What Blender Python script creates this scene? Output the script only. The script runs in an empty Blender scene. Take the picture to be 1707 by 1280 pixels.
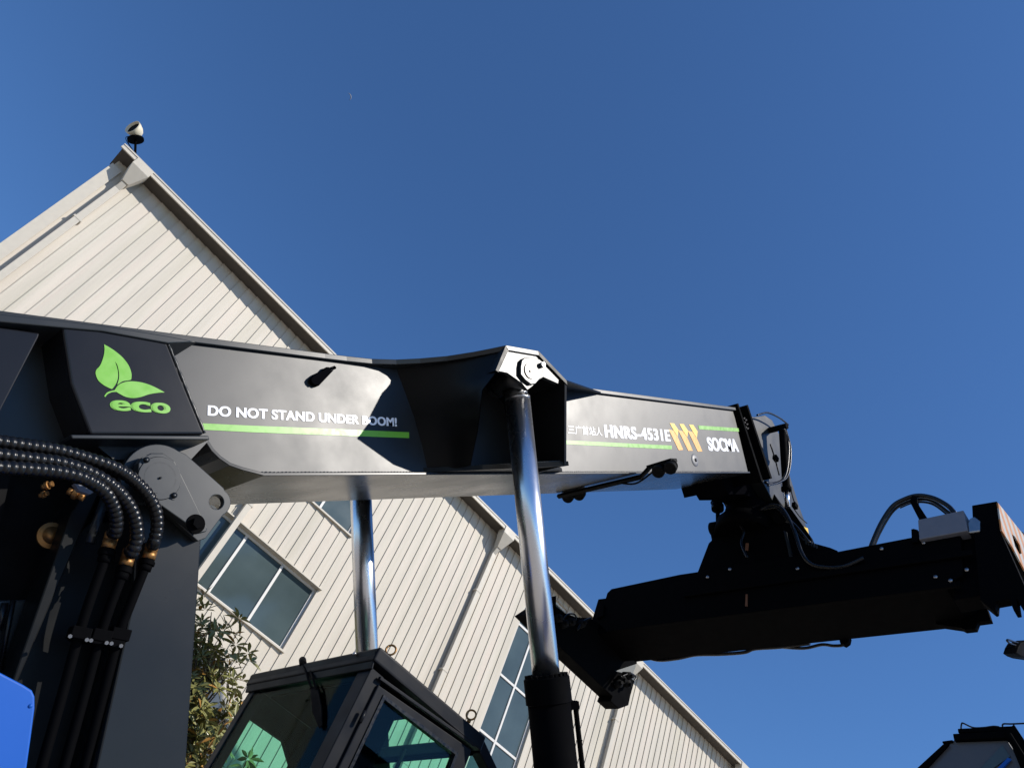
import bpy, bmesh, math, random
from mathutils import Vector, Matrix
R = math.radians
random.seed(7)
scene = bpy.context.scene
C = scene.collection

# ------------------------------------------------------------------ camera
# world axes: X along the machine (rear to front), Y across it towards the hall, Z up
F_PX, CX, CY, CAM_Z = 1319.9, 853.5, 640.0, 1.6
HALL_YAW = R(-2.0)
_m = Matrix(((0.61976390, -0.71304670, 0.32780651),
             (0.68907180, 0.29451888, -0.66214703),
             (0.37559654, 0.63625705, 0.67387254)))
HM = _m @ Matrix.Rotation(R(2.0), 3, 'Z')
HT = HM.transposed()
HBT = _m.transposed()
cam_d = bpy.data.cameras.new("camera")
cam_d.sensor_fit = 'HORIZONTAL'; cam_d.sensor_width = 36.0
cam_d.lens = F_PX / 1707.0 * 36.0
cam_d.clip_start = 0.05; cam_d.clip_end = 8000
cam = bpy.data.objects.new("camera", cam_d); C.objects.link(cam)
cam.matrix_world = Matrix((
    (HM[0][0], -HM[1][0], -HM[2][0], 0.0),
    (HM[0][1], -HM[1][1], -HM[2][1], 0.0),
    (HM[0][2], -HM[1][2], -HM[2][2], CAM_Z),
    (0, 0, 0, 1)))
scene.camera = cam

# ------------------------------------------------------------------ light
SUN = Vector((0.352, -0.690, 0.633)).normalized()
SUN_EL = math.asin(SUN.z); SUN_AZ = math.atan2(SUN.x, SUN.y)
world = bpy.data.worlds.new("World"); scene.world = world
world.use_nodes = True
wn = world.node_tree.nodes; wl = world.node_tree.links
bg = wn['Background']; bg.inputs['Strength'].default_value = 0.15
sky = wn.new('ShaderNodeTexSky'); sky.sky_type = 'NISHITA'; sky.sun_disc = False
sky.sun_elevation = SUN_EL; sky.sun_rotation = SUN_AZ
sky.altitude = 0; sky.air_density = 1.0; sky.dust_density = 0.0; sky.ozone_density = 10.0
hs = wn.new('ShaderNodeHueSaturation'); hs.inputs['Saturation'].default_value = 1.035
wl.new(sky.outputs[0], hs.inputs['Color']); wl.new(hs.outputs[0], bg.inputs['Color'])
sl = bpy.data.lights.new("sun", 'SUN'); sl.energy = 5.0; sl.angle = R(0.5); sl.color = (1.0, 0.945, 0.865)
so = bpy.data.objects.new("sun", sl); C.objects.link(so)
so.rotation_euler = (-SUN).to_track_quat('-Z', 'Y').to_euler()
scene.view_settings.view_transform = 'Standard'; scene.view_settings.look = 'None'
scene.view_settings.exposure = 0.0; scene.view_settings.gamma = 1.0

# ------------------------------------------------------------------ measuring helpers
def ray(x, y, b=False):
    return (HBT if b else HT) @ Vector((x - CX, y - CY, F_PX))
def oy(x, y, Y):                      # where the sight line meets the upright plane at depth Y
    r = ray(x, y); p = r * (Y / r.y); p.z += CAM_Z; return p
def ox(x, y, X):
    r = ray(x, y); p = r * (X / r.x); p.z += CAM_Z; return p
def ow(x, y, W):                      # the same for planes of the hall
    r = ray(x, y, True); p = r * (W / r.y); p.z += CAM_Z; return p
TH = R(41.7); CB, SB = math.cos(TH), math.sin(TH)
D = Vector((CB, 0, SB)); N = Vector((-SB, 0, CB)); YV = Vector((0, 1, 0))
def bp(u, n, y): return Vector((u * CB - n * SB, y, u * SB + n * CB))
def un(p): return (p.x * CB + p.z * SB, -p.x * SB + p.z * CB)
def smooth(pts, k=8):
    pts = [Vector(p) for p in pts]; out = []
    for i in range(len(pts) - 1):
        p0 = pts[max(i - 1, 0)]; p1 = pts[i]; p2 = pts[i + 1]; p3 = pts[min(i + 2, len(pts) - 1)]
        for j in range(k):
            t = j / k
            out.append(0.5 * ((2 * p1) + (p2 - p0) * t + (2 * p0 - 5 * p1 + 4 * p2 - p3) * t * t + (3 * p1 - p0 - 3 * p2 + p3) * t ** 3))
    out.append(pts[-1]); return out

# ------------------------------------------------------------------ mesh builder
ORG = {}
class MB:
    def __init__(s): s.v = []; s.f = []; s.sm = []
    def face(s, pts, smooth=False):
        i = len(s.v); s.v += [Vector(p) for p in pts]; s.f.append(tuple(range(i, i + len(pts)))); s.sm.append(smooth)
    def prism(s, pts, vec):
        pts = [Vector(p) for p in pts]; vec = Vector(vec); n = len(pts); i = len(s.v)
        s.v += pts + [p + vec for p in pts]
        s.f.append(tuple(range(i, i + n))); s.f.append(tuple(range(i + 2 * n - 1, i + n - 1, -1))); s.sm += [False, False]
        for k in range(n):
            a, b = i + k, i + (k + 1) % n
            s.f.append((a, a + n, b + n, b)); s.sm.append(False)
        return s
    def box(s, lo, hi):
        x0, y0, z0 = lo; x1, y1, z1 = hi
        return s.prism([(x0, y0, z0), (x1, y0, z0), (x1, y0, z1), (x0, y0, z1)], (0, y1 - y0, 0))
    def bar(s, a, b, w, h, up=(0, 0, 1)):
        a, b = Vector(a), Vector(b); d = (b - a).normalized(); up = Vector(up)
        side = d.cross(up).normalized(); up = side.cross(d).normalized()
        q = [a + side * (w / 2 * i) + up * (h / 2 * j) for i, j in ((-1, -1), (1, -1), (1, 1), (-1, 1))]
        return s.prism(q, b - a)
    def tube(s, path, rad, n=12, cap=True):
        path = [Vector(p) for p in path]; m = len(path); i0 = len(s.v)
        up = Vector((0.13, 0.21, 0.97))
        t0 = (path[1] - path[0]).normalized(); nx = t0.cross(up).normalized()
        for k, p in enumerate(path):
            t = (path[min(k + 1, m - 1)] - path[max(k - 1, 0)]).normalized()
            nx = (nx - t * nx.dot(t)).normalized(); ny = t.cross(nx)
            r = rad(k) if callable(rad) else rad
            for j in range(n):
                a = 2 * math.pi * j / n
                s.v.append(p + (nx * math.cos(a) + ny * math.sin(a)) * r)
        for k in range(m - 1):
            for j in range(n):
                a = i0 + k * n + j; b = i0 + k * n + (j + 1) % n
                s.f.append((a, b, b + n, a + n)); s.sm.append(True)
        if cap:
            s.f.append(tuple(i0 + j for j in range(n - 1, -1, -1))); s.f.append(tuple(i0 + (m - 1) * n + j for j in range(n))); s.sm += [False, False]
        return s
    def cyl(s, a, b, r, n=24, r2=None):
        a, b = Vector(a), Vector(b); rr = [r, r if r2 is None else r2]
        return s.tube([a, b], lambda k: rr[min(k, 1)], n)
    def lathe(s, a, axis, prof, n=32):           # prof: (distance along axis, radius); separate rings keep edges crisp
        a, axis = Vector(a), Vector(axis).normalized()
        for k in range(len(prof) - 1):
            s.tube([a + axis * prof[k][0], a + axis * (prof[k + 1][0] + 1e-5)], (lambda q: (lambda j: max(q[j], 1e-4)))((prof[k][1], prof[k + 1][1])), n, cap=(k == 0 or k == len(prof) - 2))
        return s
    def rev(s, a, axis, prof, n=32):
        a, axis = Vector(a), Vector(axis).normalized(); t = axis.orthogonal().normalized(); b = axis.cross(t); i0 = len(s.v)
        for h, r in prof:
            for j in range(n):
                q = 2 * math.pi * j / n; s.v.append(a + axis * h + (t * math.cos(q) + b * math.sin(q)) * r)
        for k in range(len(prof) - 1):
            for j in range(n):
                c, d = i0 + k * n + j, i0 + k * n + (j + 1) % n
                s.f.append((c, d, d + n, c + n)); s.sm.append(True)
        return s
    def torus(s, c, nrm, R0, r, n=28, arc=(0, 2 * math.pi), k=8):
        c, nrm = Vector(c), Vector(nrm).normalized(); t = nrm.orthogonal().normalized(); b = nrm.cross(t)
        return s.tube([c + (t * math.cos(a) + b * math.sin(a)) * R0 for a in [arc[0] + (arc[1] - arc[0]) * i / n for i in range(n + 1)]], r, k)
    def plate_with_holes(s, outer, holes, vec):
        bm = bmesh.new(); vec = Vector(vec); edges = []
        for loop in [outer] + holes:
            vs = [bm.verts.new(Vector(p)) for p in loop]
            edges += [bm.edges.new((vs[i], vs[(i + 1) % len(vs)])) for i in range(len(vs))]
        bmesh.ops.triangle_fill(bm, use_beauty=True, use_dissolve=False, edges=edges)
        bm.verts.index_update(); base = len(s.v); nv = len(bm.verts)
        vv = [v.co.copy() for v in bm.verts]
        s.v += vv + [p + vec for p in vv]
        for f in bm.faces:
            ids = [v.index for v in f.verts]
            s.f.append(tuple(base + i for i in ids)); s.f.append(tuple(base + nv + i for i in reversed(ids))); s.sm += [False, False]
        k = base
        for loop in [outer] + holes:
            n = len(loop)
            for i in range(n):
                a, b = k + i, k + (i + 1) % n
                s.f.append((a, b, b + nv, a + nv)); s.sm.append(False)
            k += n
        bm.free(); return s
    def build(s, name, mat, parent=None, label=None, bevel=0.0, seg=2, loc=None, weld=False):
        lo = Vector([min(v[i] for v in s.v) for i in range(3)]); hi = Vector([max(v[i] for v in s.v) for i in range(3)])
        o = Vector(((lo.x + hi.x) / 2, (lo.y + hi.y) / 2, lo.z)) if loc is None else Vector(loc)
        me = bpy.data.meshes.new(name)
        me.from_pydata([v - o for v in s.v], [], s.f); me.update()
        bm = bmesh.new(); bm.from_mesh(me)
        if weld: bmesh.ops.remove_doubles(bm, verts=bm.verts, dist=1e-4)
        bmesh.ops.recalc_face_normals(bm, faces=bm.faces); bm.to_mesh(me); bm.free()
        me.polygons.foreach_set('use_smooth', s.sm[:len(me.polygons)] if not weld else [True] * len(me.polygons))
        me.materials.append(mat)
        ob = bpy.data.objects.new(name, me); C.objects.link(ob)
        ob.location = o - (ORG[parent.name] if parent else Vector((0, 0, 0)))
        if parent: ob.parent = parent
        ORG[ob.name] = o
        if label: ob['label'] = label
        if bevel:
            b = ob.modifiers.new('bevel', 'BEVEL'); b.width = bevel; b.segments = seg; b.limit_method = 'ANGLE'; b.angle_limit = R(40); b.harden_normals = False
        return ob
def empty(name, loc, label, cat, group=None):
    o = bpy.data.objects.new(name, None); C.objects.link(o); o.location = loc
    o['label'] = label; o['category'] = cat
    if group: o['group'] = group
    ORG[o.name] = Vector(loc); o.empty_display_size = 0.3
    return o
def tag(o, label, cat, group=None):
    o['label'] = label; o['category'] = cat
    if group: o['group'] = group
    return o

# ------------------------------------------------------------------ materials
def mat(name, col, rough=0.5, metal=0.0, nscale=6.0, namt=0.12, ramt=0.08, bump=0.0, bscale=60.0, spec=0.5, coat=0.0):
    m = bpy.data.materials.new(name); m.use_nodes = True
    nt = m.node_tree; b = nt.nodes['Principled BSDF']
    tc = nt.nodes.new('ShaderNodeTexCoord')
    n = nt.nodes.new('ShaderNodeTexNoise'); n.inputs['Scale'].default_value = nscale; n.inputs['Detail'].default_value = 5
    nt.links.new(tc.outputs['Object'], n.inputs['Vector'])
    mx = nt.nodes.new('ShaderNodeMix'); mx.data_type = 'RGBA'
    mx.inputs[6].default_value = (*[c * (1 - namt) for c in col], 1); mx.inputs[7].default_value = (*[min(1, c * (1 + namt)) for c in col], 1)
    nt.links.new(n.outputs['Fac'], mx.inputs[0]); nt.links.new(mx.outputs[2], b.inputs['Base Color'])
    mr = nt.nodes.new('ShaderNodeMapRange'); mr.inputs['From Min'].default_value = 0.3; mr.inputs['From Max'].default_value = 0.7
    mr.inputs['To Min'].default_value = max(0.02, rough - ramt); mr.inputs['To Max'].default_value = min(1, rough + ramt)
    nt.links.new(n.outputs['Fac'], mr.inputs['Value']); nt.links.new(mr.outputs[0], b.inputs['Roughness'])
    b.inputs['Metallic'].default_value = metal; b.inputs['Specular IOR Level'].default_value = spec; b.inputs['Coat Weight'].default_value = coat
    if bump:
        n2 = nt.nodes.new('ShaderNodeTexNoise'); n2.inputs['Scale'].default_value = bscale; n2.inputs['Detail'].default_value = 3
        nt.links.new(tc.outputs['Object'], n2.inputs['Vector'])
        bu = nt.nodes.new('ShaderNodeBump'); bu.inputs['Strength'].default_value = bump; bu.inputs['Distance'].default_value = 0.01
        nt.links.new(n2.outputs['Fac'], bu.inputs['Height']); nt.links.new(bu.outputs[0], b.inputs['Normal'])
    return m
PAINT = mat('charcoal_paint', (0.010, 0.011, 0.012), 0.40, nscale=2.6, namt=0.3, ramt=0.04, bump=0.07, bscale=1.7, spec=0.50)
PAINT2 = mat('dark_grey_paint', (0.015, 0.0175, 0.019), 0.34, nscale=2.0, ramt=0.04, bump=0.03, bscale=8, spec=0.4)
BELLY = mat('belly_paint', (0.016, 0.0165, 0.017), 0.27, nscale=1.5, namt=0.3, ramt=0.05, bump=0.03, bscale=2.0, spec=0.36)
COLUMN = mat('column_paint', (0.013, 0.0145, 0.0155), 0.27, nscale=1.2, ramt=0.03, bump=0.02, bscale=6, spec=0.22)
HOUSING = mat('housing_paint', (0.009, 0.0095, 0.012), 0.25, nscale=1.2, ramt=0.03, bump=0.02, bscale=6, spec=0.25)
BLACK = mat('black_paint', (0.0022, 0.0022, 0.0026), 0.7, nscale=8, bump=0.03, spec=0.02)
SHELL = mat('mount_paint', (0.005, 0.0055, 0.006), 0.4, nscale=4, bump=0.03, bscale=6, spec=0.12)
MATT = mat('matt_black', (0.004, 0.004, 0.0045), 0.75, nscale=8, spec=0.12)
RUBBER = mat('black_rubber', (0.005, 0.005, 0.0055), 0.3, nscale=30, spec=0.32, bump=0.05, bscale=200)
CHROME = mat('chrome_rod', (0.74, 0.74, 0.76), 0.27, 1.0, nscale=3, ramt=0.03, namt=0.03)
STEEL = mat('steel', (0.35, 0.35, 0.36), 0.35, 1.0, nscale=20)
BRASS = mat('brass_fitting', (0.30, 0.155, 0.055), 0.5, 0.9, nscale=40, namt=0.35)
GREEN = mat('green_vinyl', (0.155, 0.42, 0.035), 0.34, nscale=12, namt=0.05)
WHITE = mat('white_vinyl', (0.80, 0.80, 0.82), 0.34, nscale=20, namt=0.04)
FADED = mat('faded_white_vinyl', (0.70, 0.70, 0.72), 0.34, nscale=20, namt=0.1)
YELLOW = mat('yellow_vinyl', (0.80, 0.52, 0.03), 0.36, nscale=20, namt=0.05)
ORANGE = mat('orange_vinyl', (0.80, 0.36, 0.04), 0.36, nscale=20, namt=0.05)
BLUE = mat('blue_paint', (0.005, 0.085, 0.40), 0.5, nscale=3, namt=0.06, spec=0.25)
PLATE = mat('dull_grey_plate', (0.13, 0.135, 0.125), 0.6, nscale=10)
CABPAINT = mat('cab_paint', (0.006, 0.0065, 0.0085), 0.42, nscale=5, bump=0.03, bscale=12, spec=0.14)
RUSTTAG = mat("faded_orange_tag", (0.16, 0.06, 0.02), 0.6, nscale=20)
LINING = mat('cab_lining', (0.003, 0.003, 0.004), 0.95, nscale=8, spec=0.0)
GREYBOX = mat('grey_cabinet_paint', (0.15, 0.155, 0.18), 0.45, nscale=10)
CREAM_TRIM = mat('cream_trim', (0.50, 0.455, 0.375), 0.55, nscale=9, namt=0.08)
WINFRAME = mat('pale_window_frame', (0.62, 0.60, 0.56), 0.5, nscale=20)
CONCRETE = mat('concrete_yard', (0.34, 0.305, 0.255), 0.85, nscale=0.6, namt=0.22, bump=0.2, bscale=25)
ROOFM = mat('roof_sheet', (0.30, 0.31, 0.32), 0.5, nscale=3)
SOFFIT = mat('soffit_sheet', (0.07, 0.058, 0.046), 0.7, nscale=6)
LEAF = mat('leaf_green', (0.19, 0.185, 0.055), 0.4, nscale=5, namt=0.5)
LEAF2 = mat('leaf_old', (0.34, 0.17, 0.03), 0.5, nscale=6, namt=0.4)
BARK = mat('bark', (0.10, 0.075, 0.05), 0.85, nscale=14, namt=0.4, bump=0.6, bscale=40)
HORN = mat('cream_horn', (0.62, 0.55, 0.40), 0.5, nscale=9)
MOON = mat('moon_rock', (0.19, 0.20, 0.22), 1.0, nscale=0.02, namt=0.3, spec=0.0)
TYRE = mat('tyre_rubber', (0.015, 0.015, 0.015), 0.8, nscale=20)

def glass(name, tint, rough=0.0, trans=1.0):
    m = bpy.data.materials.new(name); m.use_nodes = True
    b = m.node_tree.nodes['Principled BSDF']
    b.inputs['Base Color'].default_value = (*tint, 1); b.inputs['Roughness'].default_value = rough
    b.inputs['Transmission Weight'].default_value = trans; b.inputs['IOR'].default_value = 1.03
    return m
def thin_glass(name, tint, refl=0.10):
    m = bpy.data.materials.new(name); m.use_nodes = True; nt = m.node_tree
    nt.nodes.remove(nt.nodes['Principled BSDF']); out = nt.nodes['Material Output']
    tr = nt.nodes.new('ShaderNodeBsdfTransparent'); tr.inputs[0].default_value = (*tint, 1)
    gl = nt.nodes.new('ShaderNodeBsdfGlossy'); gl.inputs['Roughness'].default_value = 0.02; gl.inputs[0].default_value = (0.9, 0.95, 1, 1)
    lw = nt.nodes.new('ShaderNodeLayerWeight'); lw.inputs[0].default_value = 0.5
    pw = nt.nodes.new('ShaderNodeMath'); pw.operation = 'POWER'; pw.inputs[1].default_value = 5.0; nt.links.new(lw.outputs['Facing'], pw.inputs[0])
    fr = nt.nodes.new('ShaderNodeMath'); fr.operation = 'MULTIPLY_ADD'; fr.inputs[1].default_value = refl * 3; fr.inputs[2].default_value = refl * 0.15; nt.links.new(pw.outputs[0], fr.inputs[0])
    mx = nt.nodes.new('ShaderNodeMixShader')
    nt.links.new(fr.outputs[0], mx.inputs[0]); nt.links.new(tr.outputs[0], mx.inputs[1]); nt.links.new(gl.outputs[0], mx.inputs[2])
    nt.links.new(mx.outputs[0], out.inputs['Surface']); return m
CABGLASS = thin_glass('green_cab_glass', (0.70, 0.92, 0.85))
REARGLASS = thin_glass('tinted_rear_glass', (0.70, 0.92, 0.85), 0.045)
def pane_mat():
    m = mat('hall_window_glass', (0.060, 0.085, 0.088), 0.10, nscale=0.7, namt=0.6, ramt=0.06, bump=0.02, bscale=1.5)
    return m
PANE = pane_mat()

def cladding():
    m = bpy.data.materials.new('cream_cladding'); m.use_nodes = True; nt = m.node_tree; b = nt.nodes['Principled BSDF']
    tc = nt.nodes.new('ShaderNodeTexCoord')
    def noise(sc, scale, det=4):
        mp = nt.nodes.new('ShaderNodeMapping'); mp.inputs['Scale'].default_value = sc
        nt.links.new(tc.outputs['Object'], mp.inputs[0])
        n = nt.nodes.new('ShaderNodeTexNoise'); n.inputs['Scale'].default_value = scale; n.inputs['Detail'].default_value = det
        nt.links.new(mp.outputs[0], n.inputs['Vector']); return n
    big = noise((3.1, 1, 0.12), 1.0)          # board to board tone
    fine = noise((18, 1, 1.2), 2.0)           # thin vertical streaks
    speck = noise((1, 1, 1), 70.0, 2)
    cr = nt.nodes.new('ShaderNodeValToRGB'); e = cr.color_ramp.elements
    e[0].position = 0.32; e[0].color = (0.49, 0.445, 0.355, 1); e[1].position = 0.68; e[1].color = (0.56, 0.49, 0.405, 1)
    em = e.new(0.5); em.color = (0.53, 0.48, 0.395, 1)
    nt.links.new(big.outputs['Fac'], cr.inputs[0])
    def mul(a, fac, lo, hi):
        mr = nt.nodes.new('ShaderNodeMapRange'); mr.inputs['From Min'].default_value = 0.3; mr.inputs['From Max'].default_value = 0.7
        mr.inputs['To Min'].default_value = lo; mr.inputs['To Max'].default_value = hi; nt.links.new(fac, mr.inputs['Value'])
        mx = nt.nodes.new('ShaderNodeMix'); mx.data_type = 'RGBA'; mx.blend_type = 'MULTIPLY'; mx.inputs[0].default_value = 1
        nt.links.new(a, mx.inputs[6]); nt.links.new(mr.outputs[0], mx.inputs[7]); return mx.outputs[2]
    c = mul(cr.outputs[0], fine.outputs['Fac'], 0.975, 1.015); c = mul(c, speck.outputs['Fac'], 0.95, 1.04)
    stain = noise((2.2, 1, 0.22), 1.6, 6); c = mul(c, stain.outputs['Fac'], 0.90, 1.04)
    nt.links.new(c, b.inputs['Base Color']); b.inputs['Roughness'].default_value = 0.6
    bu = nt.nodes.new('ShaderNodeBump'); bu.inputs['Strength'].default_value = 0.25; bu.inputs['Distance'].default_value = 0.004
    nt.links.new(fine.outputs['Fac'], bu.inputs['Height']); nt.links.new(bu.outputs[0], b.inputs['Normal'])
    return m
CLAD = cladding()

# ------------------------------------------------------------------ ground
g = MB()
g.face([(-1500, -1500, 0), (1500, -1500, 0), (1500, 1500, 0), (-1500, 1500, 0)])
go = g.build('ground', CONCRETE); go['kind'] = 'structure'

# ================================================================== the hall
def build_hall():
    W = 15.0; X0, X1 = -2.08, 47.0; P = 0.25; SAW = 0.023
    org = Vector((10, W, 0))
    rot = Matrix.Rotation(HALL_YAW, 3, 'Z')
    root = empty('warehouse', rot @ org, 'long cream clad industrial hall with ribbed metal walls, gutters and tinted windows', 'warehouse')
    root.rotation_euler = (0, 0, HALL_YAW); ORG[root.name] = org
    k = int(math.floor((X0 + 1.454) / P)); xs = []
    x = -1.454 + P * k
    while x < X1: xs.append(x); x += P
    sn = lambda v: min(xs, key=lambda q: abs(q - v))
    # windows: x0, x1, z0, z1, upright bar positions, cross bar heights
    wins = [dict(x0=sn(2.85), x1=sn(6.85), z0=7.27, z1=8.72, ux=[3.55, 4.86, 5.86], hz=[]),
            dict(x0=sn(2.85), x1=sn(6.85), z0=10.19, z1=11.64, ux=[3.55, 4.86, 5.86], hz=[]),
            dict(x0=sn(12.20), x1=sn(13.70), z0=4.25, z1=12.95, ux=[12.93], hz=[5.73, 7.20, 8.66, 10.12, 11.58]),
            dict(x0=sn(20.0), x1=sn(24.0), z0=3.0, z1=8.0, ux=[21.3, 22.6], hz=[5.5])]
    wall = MB(); TOP = 13.25
    for x in xs:
        a, b = max(x, X0), x + P
        if b <= X0: continue
        spans = [(0.0, TOP)]
        for w in wins:
            if x >= w['x0'] - 0.01 and x + P <= w['x1'] + 0.01:
                ns = []
                for z0, z1 in spans:
                    if w['z0'] > z0 and w['z1'] < z1: ns += [(z0, w['z0']), (w['z1'], z1)]
                    else: ns.append((z0, z1))
                spans = ns
        ya, yb = W - SAW * (b - a) / P, W
        for z0, z1 in spans:
            wall.face([(a, ya, z0), (b, yb, z0), (b, yb, z1), (a, ya, z1)])
            wall.face([(a, W + 0.01, z0), (a, ya, z0), (a, ya, z1), (a, W + 0.01, z1)])
            if z0 > 0.1 or True:
                wall.face([(a, ya, z1), (b, yb, z1), (b, W + 0.01, z1), (a, W + 0.01, z1)])
                wall.face([(a, ya, z0), (b, yb, z0), (b, W + 0.01, z0), (a, W + 0.01, z0)])
    # returns: gable end and back so the hall is a solid building
    wall.box((X0, W + 0.02, 0), (X0 + 0.15, W + 24, TOP))
    wall.box((X1 - 0.15, W + 0.02, 0), (X1, W + 24, TOP))
    wall.box((X0, W + 23.85, 0), (X1, W + 24, TOP))
    wall.build('wall', CLAD, root)
    # corner flashing and stray boards
    t = MB(); t.box((X0 - 0.03, W - 0.075, 0), (X0 + 0.20, W - 0.038, 12.93)); t.box((X0 - 0.03, W - 0.038, 0), (X0 - 0.004, W + 0.2, 12.93))
    t.build('corner_flashing', CREAM_TRIM, root, bevel=0.004)
    # roof: overhanging eave, soffit, fascia
    o = 0.42
    rf = MB()
    rf.prism([(X0 - 0.12, W - o + 0.06, 13.30), (X0 - 0.12, W + 12, 15.6), (X0 - 0.12, W + 12, 15.48), (X0 - 0.12, W - o + 0.06, 13.22)], (X1 - X0 + 0.24, 0, 0))
    rf.prism([(X0 - 0.12, W + 24.4, 13.30), (X0 - 0.12, W + 12.001, 15.6), (X0 - 0.12, W + 12.001, 15.48), (X0 - 0.12, W + 24.4, 13.22)], (X1 - X0 + 0.24, 0, 0))
    rf.build('roof', ROOFM, root)
    gt = MB()
    gt.prism([(X0 - 0.14, W - o, 13.115), (X0 - 0.14, W - o, 13.185), (X0 - 0.14, W - o + 0.02, 13.185), (X0 - 0.14, W - o + 0.02, 13.13), (X0 - 0.14, W - o + 0.035, 13.13), (X0 - 0.14, W - o + 0.035, 13.115)], (X1 - X0 + 0.28, 0, 0))
    gt.prism([(X0 - 0.14, W - o - 0.018, 13.20), (X0 - 0.14, W - o - 0.018, 13.226), (X0 - 0.14, W - o + 0.03, 13.226), (X0 - 0.14, W - o + 0.03, 13.217), (X0 - 0.14, W - o - 0.003, 13.217), (X0 - 0.14, W - o - 0.003, 13.20)], (X1 - X0 + 0.28, 0, 0))
    gt.build('gutter', CREAM_TRIM, root)
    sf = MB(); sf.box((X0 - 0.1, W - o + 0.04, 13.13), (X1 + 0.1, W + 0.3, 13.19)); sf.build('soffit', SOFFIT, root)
    # rain heads and downpipes every bay
    for i in range(8):
        x = -1.66 + 6.12 * i
        rh = MB()
        top = [(x - 0.20, W - o - 0.024, 13.20), (x + 0.20, W - o - 0.024, 13.20), (x + 0.20, W - 0.20, 13.20), (x - 0.20, W - 0.20, 13.20)]
        mid = [(x - 0.20, W - o - 0.024, 13.02), (x + 0.20, W - o - 0.024, 13.02), (x + 0.20, W - 0.20, 13.02), (x - 0.20, W - 0.20, 13.02)]
        bot = [(x - 0.075, W - 0.26, 12.66), (x + 0.075, W - 0.26, 12.66), (x + 0.075, W - 0.13, 12.62), (x - 0.075, W - 0.13, 12.62)]
        for A, B in ((top, mid), (mid, bot)):
            for q in range(4): rh.face([A[q], A[(q + 1) % 4], B[(q + 1) % 4], B[q]])
        rh.face(top); rh.face(bot)
        rh.build('rain_head', CREAM_TRIM, root, bevel=0.004)
        dp = MB()
        dp.bar((x, W - 0.195, 12.66), (x - 0.01, W - 0.125, 12.50), 0.12, 0.09, (0, 1, 0))
        dp.box((x - 0.075, W - 0.165, 0.1), (x + 0.055, W - 0.07, 12.52))
        for z in (2.5, 4.7, 6.9, 9.1, 11.3): dp.box((x - 0.10, W - 0.172, z), (x + 0.08, W - 0.02, z + 0.05))
        dp.build('downpipe', CREAM_TRIM, root, bevel=0.006)
    # windows
    for w in wins:
        x0, x1, z0, z1 = w['x0'], w['x1'], w['z0'], w['z1']; fw = 0.055
        f = MB(); dy0, dy1 = W + 0.055, W + 0.115
        f.box((x0, dy0, z0), (x0 + fw, dy1, z1)); f.box((x1 - fw, dy0, z0), (x1, dy1, z1))
        f.box((x0 + fw, dy0, z0), (x1 - fw, dy1, z0 + fw)); f.box((x0 + fw, dy0, z1 - fw), (x1 - fw, dy1, z1))
        for u in w['ux']: f.box((u - 0.03, dy0 - 0.003, z0 + fw), (u + 0.03, dy1 - 0.01, z1 - fw))
        xx = [x0 + fw] + [q for u in w['ux'] for q in (u - 0.03, u + 0.03)] + [x1 - fw]
        for h in w['hz']:
            for q in range(0, len(xx), 2): f.box((xx[q], dy0, h - 0.03), (xx[q + 1], dy1 - 0.012, h + 0.03))
        fr = f.build('window', WINFRAME, root, bevel=0.004)
        p = MB(); p.box((x0 + 0.02, W + 0.082, z0 + 0.02), (x1 - 0.02, W + 0.090, z1 - 0.02)); p.build('pane', PANE, fr)
        rv = MB(); rv.box((x0 - 0.02, W + 0.012, z0 - 0.03), (x0 - 0.001, W + 0.3, z1 + 0.03)); rv.box((x1 + 0.001, W + 0.012, z0 - 0.03), (x1 + 0.02, W + 0.3, z1 + 0.03))
        rv.box((x0 - 0.02, W + 0.012, z1 + 0.001), (x1 + 0.02, W + 0.3, z1 + 0.03)); rv.box((x0 - 0.02, W + 0.012, z0 - 0.03), (x1 + 0.02, W + 0.3, z0 - 0.001))
        rv.build('reveal', CREAM_TRIM, fr)
        s_ = MB(); s_.box((x0 - 0.05, W - 0.075, z0 - 0.045), (x1 + 0.05, W + 0.05, z0 - 0.004)); s_.build('sill', CREAM_TRIM, fr, bevel=0.004)
        if not w['hz']:
            h_ = MB(); h_.box((x0 - 0.06, W - 0.10, z1 + 0.004), (x1 + 0.06, W + 0.05, z1 + 0.035)); h_.build('head_flashing', CREAM_TRIM, fr, bevel=0.004)
    return root
build_hall()

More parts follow.
